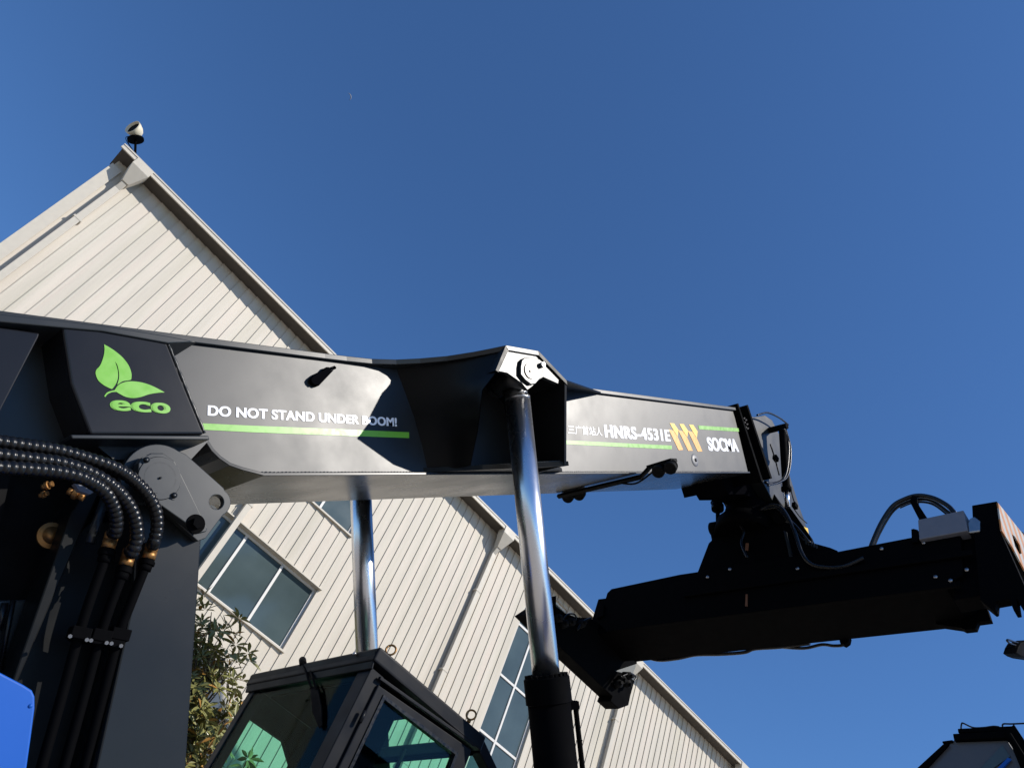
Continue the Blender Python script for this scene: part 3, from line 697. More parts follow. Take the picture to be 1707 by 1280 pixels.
# ------------------------------------------------------------------ cab
def build_cab():
    XR = 3.655; YS = 5.75
    nt = oy(634, 1077, YS); XR = nt.x
    ft = ox(420, 1122, XR)                       # far top rear corner
    YFAR = ft.y; zn, zf = nt.z, ft.z
    XF = oy(812, 1226, YS).x                     # front end of the roof
    fl = 1.75
    cab = bpy.data.objects.new('cab', None); C.objects.link(cab); cab.parent = RS
    o = Vector((XR, YS, fl)); cab.location = o - ORG[RS.name]; ORG[cab.name] = o
    # roof, sloping slightly to the far side, overhanging brow
    def roofpt(x, y, dz=0): return Vector((x, y, zn + (zf - zn) * (y - YS) / (YFAR - YS) + dz))
    SX0, SX1, SY0, SY1 = 4.50, 5.15, 6.05, 7.40
    m = MB(); m.plate_with_holes([roofpt(XR, YS), roofpt(XF, YS), roofpt(XF, YFAR), roofpt(XR, YFAR)], [[roofpt(SX0, SY0), roofpt(SX1, SY0), roofpt(SX1, SY1), roofpt(SX0, SY1)]], (0, 0, -0.13))
    m.build('roof', CABPAINT, cab, bevel=0.018, seg=3)
    m = MB(); m.prism([roofpt(SX0 - .02, SY0 - .02, 0.004), roofpt(SX1 + .02, SY0 - .02, 0.004), roofpt(SX1 + .02, SY1 + .02, 0.004), roofpt(SX0 - .02, SY1 + .02, 0.004)], (0, 0, 0.008)); m.build('roof_window', CABGLASS, cab)
    zb = lambda y: roofpt(0, y, -0.131).z
    in_ = 0.05
    # corner posts
    posts = MB()
    for (x, y, w, d) in ((XR + in_, YS + in_, 0.16, 0.17), (XF + 0.25, YS + in_, 0.10, 0.10), (XR + in_, YFAR - in_ - 0.1, 0.12, 0.10), (XF + 0.25, YFAR - in_ - 0.1, 0.10, 0.10)):
        posts.prism([(x, y, fl), (x + w, y, fl), (x + w, y + d, fl), (x, y + d, fl)], (0, 0, zb(y) - fl - 0.03))
    posts.prism([(XR + in_ + 0.165, YS + 0.30, fl), (XR + in_ + 0.21, YS + 0.30, fl), (XR + in_ + 0.21, YFAR - 0.3, fl), (XR + in_ + 0.165, YFAR - 0.3, fl)], (0, 0, 0.9))
    posts.box((XR + in_, YS + in_, fl - 0.12), (XF + 0.35, YFAR - in_, fl - 0.001))
    posts.build('frame', CABPAINT, cab, bevel=0.008)
    # rear window: pane, dark band under the roof
    m = MB(); m.prism([(XR + in_ + 0.01, YS + in_ + 0.171, fl), (XR + in_ + 0.01, YFAR - in_ - 0.101, fl), (XR + in_ + 0.01, YFAR - in_ - 0.101, zb(YFAR - .15) - 0.03), (XR + in_ + 0.01, YS + in_ + 0.171, zb(YS + .2) - 0.03)], (0.008, 0, 0))
    m.build('rear_window', REARGLASS, cab)
    # far side panel with two openings, its panes
    yq = YFAR - 0.14
    op1 = (XR + 0.26, XR + 0.95, fl + 0.35, 3.70); 
    P = [ox(x, y, 1) for x, y in ()]
    m = MB(); z0, z1 = fl, zb(yq) - 0.01
    m.plate_with_holes([(XR + 0.10, yq, z0), (XF + 0.24, yq, z0), (XF + 0.24, yq, z1), (XR + 0.10, yq, z1)],
        [[(3.80, yq, 2.3), (4.56, yq, 2.3), (4.52, yq, 3.64), (4.27, yq, 3.81), (3.80, yq, 3.80)]], (0, 0.05, 0))
    m.build('far_panel', MATT, cab)
    m = MB(); m.box((3.78, yq + 0.055, 2.28), (4.58, yq + 0.062, 3.85)); m.build('far_window', CABGLASS, cab)
    # ceiling lining round the roof window
    m = MB(); m.plate_with_holes([roofpt(XR + 0.22, YS + 0.12, -0.137), roofpt(XF + 0.02, YS + 0.12, -0.137), roofpt(XF + 0.02, YFAR - 0.2, -0.137), roofpt(XR + 0.22, YFAR - 0.2, -0.137)], [[roofpt(SX0, SY0, -0.137), roofpt(SX1, SY0, -0.137), roofpt(SX1, SY1, -0.137), roofpt(SX0, SY1, -0.137)]], (0, 0, -0.02)); m.build('ceiling_lining', LINING, cab)
    m = MB(); m.cyl((4.98, 6.60, fl), (4.98, 6.60, zb(6.6) - 0.03), 0.02, 10); m.build('grab_pole', MATT, cab)
    m = MB(); m.prism([(4.44, 6.25, 3.2), (4.44, yq, 3.2), (4.44, yq, zb(yq) - 0.03), (4.44, 6.25, zb(6.25) - 0.03)], (0.03, 0, 0)); m.build('sight_blocker', LINING, cab)  # added panel, keeps the bright roof window out of the rear window view
    # front windscreen with lower raked visor
    m = MB(); m.prism([(XF + 0.30, YS + 0.155, fl), (XF + 0.30, YFAR - 0.155, fl), (XF + 0.30, YFAR - 0.155, zb(YFAR) - 0.03), (XF + 0.30, YS + 0.155, zb(YS) - 0.03)], (0.008, 0, 0)); m.build('windscreen', CABGLASS, cab)
    m = MB(); m.prism([roofpt(XF + 0.005, YS + 0.16, -0.06), roofpt(XF + 0.30, YS + 0.16, -0.22), roofpt(XF + 0.30, YFAR - 0.16, -0.22), roofpt(XF + 0.005, YFAR - 0.16, -0.06)], (0, 0, 0.008)); m.build('raked_screen', CABGLASS, cab)
    for y in (YS + 0.02, YFAR - 0.15):
        m = MB(); m.prism([roofpt(XF + 0.002, y, -0.02), roofpt(XF + 0.40, y, -0.20), roofpt(XF + 0.40, y, -0.30), roofpt(XF + 0.002, y, -0.14)], (0, 0.13, 0)); m.build('screen_rail', CABPAINT, cab, bevel=0.01)
    # door on the near side
    yd = YS + 0.02
    out = [(640, 1142), (840, 1268), (835, 1300), (700, 1560), (505, 1400)]
    zin = lambda L, Y: [oy(560 + x / 5.69, 1060 + y / 5.69, Y) for x, y in L]
    # door frame follows the photographed outline (upper corner lines), vertical edges run straight down
    a = oy(560 + 405 / 5.69, 1060 + 460 / 5.69, yd); b = oy(560 + 1290 / 5.69, 1060 + 1075 / 5.69, yd)
    outer = [Vector((a.x, yd, fl)), Vector((b.x, yd, fl)), b, a]
    a2 = oy(560 + 455 / 5.69, 1060 + 600 / 5.69, yd); b2 = oy(560 + 1125 / 5.69, 1060 + 1120 / 5.69, yd)
    inner = [Vector((a2.x, yd, fl + 0.3)), Vector((b2.x, yd, fl + 0.3)), b2, a2]
    m = MB(); m.plate_with_holes(outer, [inner], (0, 0.06, 0)); door = m.build('door', CABPAINT, cab, bevel=0.01)
    m = MB(); m.prism([p + YV * 0.025 for p in inner], (0, 0.008, 0)); m.build('window', CABGLASS, door)
    m = MB()
    rim = [Vector((a2.x - .03, yd - 0.012, fl + 0.26)), Vector((b2.x + .03, yd - 0.012, fl + 0.26)), Vector((b2.x + .03, yd - .012, b2.z + .028)), Vector((a2.x - .03, yd - .012, a2.z + .028))]
    m.plate_with_holes(rim, [[p - YV * 0.012 for p in inner]], (0, 0.012, 0)); m.build('rubber_seal', RUBBER, door)
    for z in (0.35, 1.3):
        m = MB(); m.cyl((a.x - 0.02, yd - 0.02, a.z - z), (a.x - 0.02, yd - 0.02, a.z - z + 0.10), 0.018, 10); m.build('hinge', CABPAINT, door)
    # side trim above the door
    m = MB(); p0, p1 = oy(560 + 410 / 5.69, 1060 + 395 / 5.69, yd), oy(560 + 1310 / 5.69, 1060 + 1035 / 5.69, yd); m.bar(p0, p1, 0.03, 0.035, (0, 1, 0)); m.build('drip_rail', CABPAINT, cab, bevel=0.006)
    # wiper on the rear window
    pz = lambda x, y, dx=-0.02: ox(320 + x / 5.02, 1060 + y / 5.02, XR + in_ + dx)
    m = MB(); m.cyl(pz(925, 200, 0.0), pz(930, 235, -0.05), 0.035, 14)
    m.tube([pz(930, 230, -.05), pz(960, 320, -.05), pz(1000, 430, -.045)], 0.012, 8); m.tube([pz(990, 290, -.045), pz(1040, 440, -.045)], 0.010, 8)
    m.prism([pz(985, 420, -.04), pz(1050, 430, -.04), pz(1082, 600, -.03), pz(1085, 740, -.02), pz(1060, 765, -.02), pz(1010, 640, -.03)], (0.014, 0, 0)); m.build('wiper', MATT, cab)
    # rear brow strip
    m = MB(); m.prism([roofpt(XR - 0.012, YS + 0.02, -0.03), roofpt(XR - 0.012, YFAR - 0.02, -0.03), roofpt(XR + 0.03, YFAR - 0.02, -0.19), roofpt(XR + 0.03, YS + 0.02, -0.19)], (0.02, 0, 0)); m.build('brow', CABPAINT, cab, bevel=0.006)
    # two lifting eyes on the roof edge
    for (px, py) in ((651.5, 1083), (785.5, 1191)):
        c = oy(px, py, YS + 0.12); m = MB()
        m.torus(c, (0.80, 0.60, 0.0), 0.046, 0.0095, 24); m.cyl(c - Vector((0, 0, 0.046)), Vector((c.x, c.y, c.z - 0.085)), 0.011, 10); m.cyl(Vector((c.x, c.y, c.z - .075)), Vector((c.x, c.y, c.z - .055)), 0.02, 12)
        m.build('lifting_eye', STEEL if False else BRASS, cab)
    m = MB(); c = ox(592, 1090, XR - 0.02); m.lathe(c, (-1, 0, 0), [(0, 0.016), (0.02, 0.014), (0.02, 0.001)], 10); m.build('bolt', STEEL, cab)
    # seat and console give the inside some mass
    m = MB(); m.box((XR + 0.55, 6.3, 2.1), (XR + 1.1, 6.95, 2.35)); m.prism([(XR + 0.5, 6.32, 2.3), (XR + 0.66, 6.32, 2.3), (XR + 0.5, 6.32, 3.35), (XR + 0.38, 6.32, 3.35)], (0, 0.6, 0)); m.build('seat', MATT, cab, bevel=0.05, seg=3)
build_cab()

# ------------------------------------------------------------------ boom head
def build_head():
    for q, yy in (([(1228.8, 672.5), (1231, 672), (1272.5, 802), (1269.8, 803)], 5.915), ([(1244.6, 675), (1247, 674.5), (1287.5, 797), (1284.8, 798)], 5.925)):
        m = MB(); m.prism(P_(q, yy), (0, 2 * (6.7 - yy), 0)); m.build('collar_plate', BLACK, BOOM, bevel=0.005)
    m = MB()
    for u, v in ((1241, 697), (1244, 700), (1242, 704), (1246, 707), (1244, 712), (1247, 714)): m.cyl(oy(u, v, 5.97), oy(u, v, 5.92), 0.016, 6)
    m.build('shim_bolts', STEEL, BOOM)
    hd = MB(); hd.prism(P_([(1240, 690), (1257, 695), (1275, 692), (1287, 700), (1300, 726), (1316, 790), (1332, 842), (1346, 882), (1349, 897), (1330, 905), (1296, 850), (1270, 800)], 6.22), (0, 0.95, 0))
    head = hd.build('inner_boom_head', PAINT2, RS, bevel=0.01)
    m = MB(); m.prism(P_([(1200, 795), (1255, 792), (1292, 800), (1300, 840), (1262, 832), (1240, 824), (1215, 824), (1208, 812)], 6.45), (0, 0.6, 0)); m.build('slide_guard', LINING, BOOM, bevel=0.01)
    m = MB(); m.prism([ox(x, y, 10.75) for x, y in [(1255, 795), (1283, 797), (1300, 822), (1326, 858), (1350, 892), (1356, 906), (1332, 908), (1300, 872), (1262, 830)]], (0.12, 0, 0)); m.build('head_arm', BLACK, head, bevel=0.01)
    # damper cylinder ahead of the head
    a, b, c = oy(1304, 712, 5.95), oy(1311, 818, 5.95), oy(1313, 845, 5.95)
    m = MB(); d = (b - a).normalized(); L = (b - a).length
    m.lathe(a, d, [(0, 0.05), (0.02, 0.07), (L * .95, 0.07), (L * .95, 0.095), (L, 0.095)], 20); m.cyl(a - YV * 0.1, a + YV * 0.35, 0.06, 16); dm = m.build('damper_cylinder', BLACK, head)
    m = MB(); m.cyl(b, c, 0.045, 18); m.build('rod', CHROME, dm)
    m = MB(); m.tube(smooth(P_([(1262, 692), (1280, 688), (1300, 697), (1314, 708)], 6.0), 8), 0.018, 8); m.build('hose', RUBBER, head)
    m = MB(); m.tube(smooth(P_([(1306, 714), (1314, 740), (1312, 780), (1304, 800), (1288, 806), (1276, 804)], 5.9), 8), 0.028, 8); m.build('hose', RUBBER, head)
    m = MB(); m.tube(smooth(P_([(1310, 716), (1318, 750), (1314, 790), (1300, 803), (1280, 809)], 5.88), 8), 0.020, 8); m.build('hose', RUBBER, head)
    m = MB(); m.tube(smooth(P_([(1284, 740), (1292, 765), (1299, 792)], 6.1), 6), 0.014, 6); m.build('hose', RUBBER, head)
    m = MB(); m.tube(smooth(P_([(1315, 800), (1322, 830), (1328, 845)], 6.1), 6), 0.012, 6); m.build('hose', RUBBER, head)
    m = MB(); m.tube(smooth(P_([(1325, 850), (1334, 862), (1345, 872)], 6.1), 6), 0.012, 6); m.build('hose', RUBBER, head)
    for q in ((1293, 764), (1325, 843)):
        m = MB(); m.box(oy(*q, 6.1) - Vector((.06, .04, .05)), oy(*q, 6.1) + Vector((.06, .04, .05))); m.build('valve_block', BLACK, head, bevel=0.01)
    m = MB(); m.prism(P_([(1336, 876), (1347, 880), (1349, 892), (1340, 893)], 6.15), (0, .12, 0)); m.build('yellow_sensor', YELLOW, head, bevel=0.01)
    # work lamp bar under the boom
    p = oy(1062, 789, YN) - N * 0.06
    m = MB(); m.bar(p - YV * 0.05, p + YV * 1.46, 0.06, 0.05); 
    q0 = p + Vector((0.02, -0.02, 0)); m.bar(q0, p - YV * 0.22 + N * 0.10, 0.07, 0.045, N); m.bar(p - YV * 0.22 + N * 0.10, p - YV * 0.62 + N * 0.12, 0.17, 0.05, N)
    m.tube(smooth([p + YV * 0.3 - N * 0.02, p + YV * 0.1 - N * 0.07, p - YV * 0.05 - N * 0.05, p - YV * 0.3 + N * 0.05]), 0.014, 8)
    lb = m.build('lamp_bar', MATT, BOOM, bevel=0.006)
    for (px, py, y) in ((1098, 784, 5.60), (1118, 778, 5.42), (947.5, 827, 7.42), (966, 823, 7.26)):
        c = oy(px, py, y); lm = MB(); ax = Vector((-0.35, -0.25, -0.9)).normalized()
        lm.lathe(c - ax * 0.075, ax, [(0, 0.045), (0.02, 0.075), (0.06, 0.088), (0.13, 0.09), (0.145, 0.082), (0.14, 0.06), (0.138, 0.001)], 20)
        for r_ in (0.03, 0.055, 0.08): lm.cyl(c - ax * (0.075 - r_), c - ax * (0.070 - r_), 0.093, 20)
        lm.tube(smooth([c - ax * 0.03 + D * 0.09, c - ax * 0.14, c - ax * 0.03 - D * 0.09], 6), 0.01, 6)
        lo = lm.build('work_lamp', MATT, BOOM)
build_head()

# ================================================================== spreader
def build_spreader():
    XR_, XF_ = 10.0, 11.0
    root = empty('container_spreader', (10.5, 6.4, 9.0), 'black telescopic container spreader hanging crosswise under the boom tip', 'spreader')
    Q = lambda L, X: [ox(x, y, X) for x, y in L]
    zt = ox(1300, 932, XR_).z
    yl, yr = ox(1014, 985, XR_).y, ox(1622, 885, XR_).y
    zb = ox(1300, 1077, XF_ - 0.02).z
    top = Q([(1012, 988), (1019, 981), (1133, 957), (1160, 953), (1385, 916), (1396, 919), (1500, 899), (1600, 880)], XR_)
    zl2, zr2 = ox(1060, 1103, XF_).z, ox(1605, 1045, XF_).z; y0, y1 = top[0].y, top[-1].y
    m = MB(); m.prism(top + [Vector((XR_, y1, zr2 + 0.16)), Vector((XR_, y1 + 0.25, zr2)), Vector((XR_, y0 - 0.25, zl2)), Vector((XR_, y0, zl2 + 0.2))], (XF_ - XR_, 0, 0))
    mb = m.build('main_beam', BLACK, root, bevel=0.012)
    m = MB(); m.prism(Q([(1590, 882), (1625, 876), (1640, 905), (1645, 990), (1590, 1000)], XR_ + 0.1), (0.3, 0, 0)); m.build('end_block', BLACK, root, bevel=0.01)
    m = MB(); m.prism(Q([(1398, 1062), (1400, 1071), (1407, 1074), (1414, 1069), (1416, 1060)], XF_), (0.1, 0, 0)); m.build('guide_bracket', BLACK, root, bevel=0.01)
    m = MB(); m.prism(Q([(1560, 1040), (1602, 1046), (1608, 1049), (1626, 1047), (1630, 1036), (1652, 1033), (1645, 1012), (1632, 1008), (1610, 990), (1560, 1000)], XF_ - 0.2), (0.1, 0, 0)); m.build('latch_plate', BLACK, root, bevel=0.006)
    for px_, py_ in ((1180, 962), (1217, 949), (1330, 948), (1470, 915), (1540, 905), (1585, 968), (1612, 950), (1560, 962)):
        m = MB(); m.rev(ox(px_, py_, XR_), (-1, 0, 0), [(0, 0.03), (0.02, 0.03), (0.02, 0.001)], 6); m.build('bolt', STEEL, mb)
    m = MB(); m.box((XR_ + 0.05, y0 - 0.4, zl2 + 0.004), (XF_ - 0.03, 9.5, zl2 + 0.80)); m.build('telescopic_arm', BLACK, root, bevel=0.012)
    # slide rails proud of the rear face
    m = MB(); m.prism(Q([(1140, 985), (1620, 915), (1622, 924), (1140, 994)], XR_ - 0.05), (0.05, 0, 0)); m.build('slide_rail', BLACK, mb, bevel=0.006)
    m = MB(); m.prism(Q([(1060, 1036), (1600, 968), (1600, 976), (1060, 1045)], XR_ - 0.05), (0.05, 0, 0)); m.build('slide_rail', BLACK, mb, bevel=0.006)
    # hoses slung beneath
    m = MB(); m.tube(smooth(Q([(1080, 1096), (1100, 1100), (1130, 1097), (1160, 1091), (1200, 1090), (1240, 1087), (1258, 1081), (1300, 1078), (1350, 1072)], XF_ + 0.05), 6), 0.03, 8); m.build('under_hose', RUBBER, root)
    m = MB(); m.tube(smooth(Q([(1300, 1078), (1340, 1080), (1370, 1074), (1390, 1076), (1406, 1074), (1405, 1064)], XF_ + 0.1), 6), 0.025, 8); m.build('under_hose', RUBBER, root)
    m = MB(); m.tube(smooth(Q([(1660, 1005), (1672, 1008), (1678, 1005), (1682, 998)], XF_ - 0.3), 6), 0.022, 8); m.build('under_hose', RUBBER, root)
    # tower, rotator and motors
    X = 10.15
    m = MB(); m.prism(Q([(1158, 958), (1163, 952), (1181, 905), (1186, 900), (1184, 890), (1192, 878), (1206, 876), (1216, 880), (1222, 868), (1300, 866), (1316, 872), (1340, 900), (1384, 912), (1396, 917), (1396, 940), (1160, 975)], X), (0.7, 0, 0)); tw = m.build('rotator_frame', BLACK, root, bevel=0.015)
    cen = ox(1255, 850, 10.4)
    m = MB(); m.lathe(cen - Vector((0, 0, 0.75)), (0, 0, 1), [(0, 0.62), (0.28, 0.62), (0.3, 0.5), (0.62, 0.5), (0.64, 0.36), (1.25, 0.34), (1.27, 0.3), (1.6, 0.3)], 28); m.build('rotator', BLACK, root)
    m = MB(); m.prism(Q([(1212, 826), (1240, 822), (1290, 822), (1302, 842), (1290, 872), (1225, 872), (1214, 850)], 10.3), (0.5, 0, 0)); m.build('hanger_block', BLACK, root, bevel=0.02)
    a, b = ox(1196, 830, 10.2), ox(1197, 880, 10.2); d = (b - a).normalized(); L = (b - a).length
    m = MB(); m.lathe(a - d * 0.05, d, [(0, 0.09), (L * .3, 0.09), (L * .32, 0.12), (L * .45, 0.12), (L * .46, 0.04), (L * 1.05, 0.04)], 18); m.cyl(b - Vector((0, .14, 0)), b + Vector((0, .14, 0)), 0.13, 18); m.build('damper_cylinder', BLACK, root)
    m = MB()
    for p, r in (((1220, 862), 0.16), ((1236, 856), 0.13), ((1283, 850), 0.15), ((1300, 862), 0.12)): m.cyl(ox(*p, 10.05), ox(*p, 10.35), r, 18)
    m.build('slew_motor', BLACK, tw)
    m = MB(); m.tube(smooth(Q([(1213, 850), (1207, 858), (1211, 868), (1222, 870)], 10.1), 6), 0.022, 8); m.build('hose', RUBBER, tw)
    m = MB(); m.tube(smooth(Q([(1190, 832), (1186, 838), (1190, 845)], 10.1), 6), 0.02, 8); m.build('hose', RUBBER, tw)
    m = MB(); m.tube(smooth(Q([(1240, 838), (1262, 850), (1290, 846), (1300, 850), (1318, 872)], 9.98), 6), 0.03, 8); m.build('hose', RUBBER, tw)
    m = MB(); m.tube(smooth(Q([(1268, 850), (1285, 842), (1304, 848), (1322, 880), (1336, 920), (1352, 940), (1378, 946), (1408, 944), (1440, 930)], 9.96), 8), 0.032, 10); m.build('hose', RUBBER, tw)
    m = MB(); m.tube(smooth(Q([(1300, 846), (1312, 862), (1330, 880), (1350, 905)], 9.98), 6), 0.022, 8); m.build('hose', RUBBER, tw)
    m = MB(); m.tube(smooth(Q([(1228, 870), (1240, 885), (1236, 905), (1246, 930)], 9.98), 6), 0.025, 8); m.build('hose', RUBBER, tw)
    m = MB(); m.prism(Q([(1306, 884), (1311, 886), (1322, 934), (1317, 934)], 10.08), (0.05, 0, 0)); m.build('grab_rail', PAINT2, tw)
    for q_ in ([(1243, 905), (1248, 905), (1247, 917), (1242, 917)], [(1243, 990), (1246, 990), (1246, 1010), (1242, 1010)]):
        m = MB(); m.prism(Q(q_, 9.985 if q_[0][1] > 950 else 10.1), (0.012, 0, 0)); m.build("orange_tag", RUSTTAG, tw)
    m = MB(); m.prism(Q([(1336, 896), (1352, 902), (1360, 910), (1352, 912), (1334, 904)], 10.2), (0.1, 0, 0))
    for k in range(5): m.bar(ox(1343 + 4.5 * k, 897 + 3 * k, 10.15), ox(1345 + 4.5 * k, 908 + 1.6 * k, 10.15), 0.03, 0.03)
    m.build('step_grating', PAINT2, tw)
    # sliding plates, guide bracket at the left of the beam
    m = MB(); m.prism(Q([(994, 1030), (999, 1006), (1004, 1005), (1007, 1010), (1005, 1026)], XR_ - 0.05), (0.15, 0, 0)); m.build('guide_bracket', BLACK, root, bevel=0.01)
    # grey cabinet and hose arch
    m = MB(); m.prism(Q([(1530, 866), (1606, 850), (1613, 884), (1532, 899)], 9.92), (0.5, 0, 0)); cb = m.build('control_cabinet', GREYBOX, root, bevel=0.012)
    m = MB(); m.prism(Q([(1519, 882), (1523, 881), (1530, 883), (1530, 902), (1520, 904)], 9.95), (0.2, 0, 0)); m.build('hinge_lug', BLACK, root)
    m = MB(); m.prism(Q([(1516, 835), (1520, 825), (1526, 826), (1528, 836), (1545, 862), (1532, 866)], 10.0), (0.12, 0, 0)); m.build('hose_post', BLACK, root, bevel=0.01)
    for k, (pts, r) in enumerate((([(1447, 925), (1456, 900), (1470, 870), (1488, 844), (1508, 832), (1530, 826), (1556, 830), (1580, 843), (1592, 856)], 0.036), ([(1452, 922), (1466, 888), (1488, 852), (1510, 838), (1534, 832), (1556, 836), (1584, 856)], 0.026), ([(1500, 846), (1520, 838), (1542, 837), (1560, 843), (1582, 860)], 0.018))):
        m = MB(); m.tube(smooth(Q(pts, 10.05 + 0.1 * k), 8), r, 12); m.build('arch_hose', RUBBER, root)
    m = MB(); m.prism(Q([(1612, 872), (1616, 864), (1624, 860), (1634, 868), (1634, 885), (1614, 888)], 9.95), (0.3, 0, 0)); m.build('coupling', STEEL, root, bevel=0.02)
    # end beams (along the machine) at either end, twistlock gear
    yb = 9.25
    m = MB(); m.prism(P_([(880, 1024), (929, 1074), (1021, 1160), (1018, 1168), (1032, 1181), (1048, 1175), (1051, 1160), (1058, 1135), (1045, 1122), (1026, 1118), (1062, 1106), (1062, 1090), (1000, 1040), (985, 1030), (960, 1028), (940, 1020), (915, 1000)], yb), (0, 0.32, 0)); eb = m.build('end_beam', BLACK, root, bevel=0.012)
    m = MB(); m.prism(P_([(990, 1060), (1058, 1095), (1060, 1110), (1044, 1150), (1030, 1160), (1005, 1120)], yb + 0.34), (0, 0.04, 0)); m.build('guide_plate', PLATE, eb)
    for p in ((1036, 1132), (1044, 1138), (1046, 1126), (1030, 1140), (940, 1040), (952, 1036), (968, 1040), (930, 1030)):
        m = MB(); c = oy(*p, yb - 0.06); m.lathe(c, (random.uniform(-.4, .4), -1, random.uniform(-.4, .4)), [(-.1, 0.07), (0.06, 0.075), (0.09, 0.04), (0.14, 0.03)], 12); m.build('twistlock_gear', MATT, eb)
    for q, r in (([(1034, 1128), (1050, 1122), (1060, 1128), (1056, 1136)], .016), ([(936, 1036), (946, 1024), (958, 1024), (960, 1034), (950, 1038)], .016), ([(962, 1050), (972, 1036), (985, 1030)], .02)):
        m = MB(); m.tube(smooth(P_(q, yb - 0.1), 6), r, 6); m.build('hose', RUBBER, eb)
    m = MB(); m.prism(P_([(922, 1020), (924, 995), (927, 993), (927, 1006), (925, 1030)], yb), (0, 0.1, 0)); m.build('guide_bracket', BLACK, eb)
    yn = 2.46
    m = MB(); m.prism(Q([(1620, 842), (1662, 835), (1668, 886), (1690, 935), (1712, 985), (1740, 1040), (1740, 1075), (1707, 1018), (1694, 997), (1697, 1017), (1690, 1018), (1682, 998), (1660, 1002), (1659, 1015), (1655, 1017), (1644, 1008), (1634, 1000), (1622, 880)], 9.97), (0.16, 0, 0))
    near = m.build('end_beam', BLACK, root, bevel=0.01)
    m = MB(); m.plate_with_holes(P_([(1664, 838), (1707, 892), (1775, 975), (1775, 1045), (1707, 948), (1688, 912), (1670, 884)], yn - 0.03), [P_([(1687, 890), (1692, 894), (1700, 908), (1703, 922), (1700, 924), (1692, 910)], yn - 0.03)], (0, 0.02, 0)); m.build('striped_plate', HAZ, near)
    m = MB(); m.prism([p for p in P_([(1664, 840), (1707, 894), (1775, 977), (1775, 1043), (1707, 946), (1688, 910), (1670, 882)], yn + 0.01)], (0, 0.32, 0)); m.build('beam_web', BLACK, near)
    m = MB(); m.prism(P_([(1697, 884), (1708, 893), (1706, 887)], yn + 0.4), (0, .05, 0)); m.build('fin', BLACK, near)
    # hanging corner lamp with cable loop, carried by an arm from the beam
    m = MB(); m.prism(P_([(1695, 1088), (1698, 1078), (1702, 1071), (1716, 1066), (1735, 1070), (1735, 1100), (1710, 1096), (1702, 1093)], yn), (0, 0.16, 0))
    m.bar(oy(1730, 1075, yn + 0.1), oy(1760, 1030, yn + 0.1), 0.06, 0.06); lm = m.build('twistlock_housing', BLACK, near, bevel=0.012)
    m = MB(); m.tube(smooth(P_([(1704, 1074), (1692, 1070), (1681, 1066), (1679, 1068), (1686, 1073), (1700, 1078)], yn + 0.05), 6), 0.013, 8); m.build('cable', RUBBER, lm)
def hazard():
    m = mat('hazard_stripes', (0.62, 0.60, 0.56), 0.5, nscale=12); nt = m.node_tree; b = nt.nodes['Principled BSDF']
    tc = nt.nodes.new('ShaderNodeTexCoord'); mp = nt.nodes.new('ShaderNodeMapping'); mp.inputs['Rotation'].default_value = (0, R(-42), 0)
    w = nt.nodes.new('ShaderNodeTexWave'); w.inputs['Scale'].default_value = 1.15; w.bands_direction = 'Z'
    nt.links.new(tc.outputs['Object'], mp.inputs[0]); nt.links.new(mp.outputs[0], w.inputs['Vector'])
    cr = nt.nodes.new('ShaderNodeValToRGB'); cr.color_ramp.interpolation = 'CONSTANT'
    cr.color_ramp.elements[0].color = (0.42, 0.16, 0.03, 1); cr.color_ramp.elements[1].position = 0.5; cr.color_ramp.elements[1].color = (0.36, 0.35, 0.32, 1)
    nt.links.new(w.outputs['Fac'], cr.inputs[0]); nt.links.new(cr.outputs[0], b.inputs['Base Color']); return m
HAZ = hazard()
build_spreader()

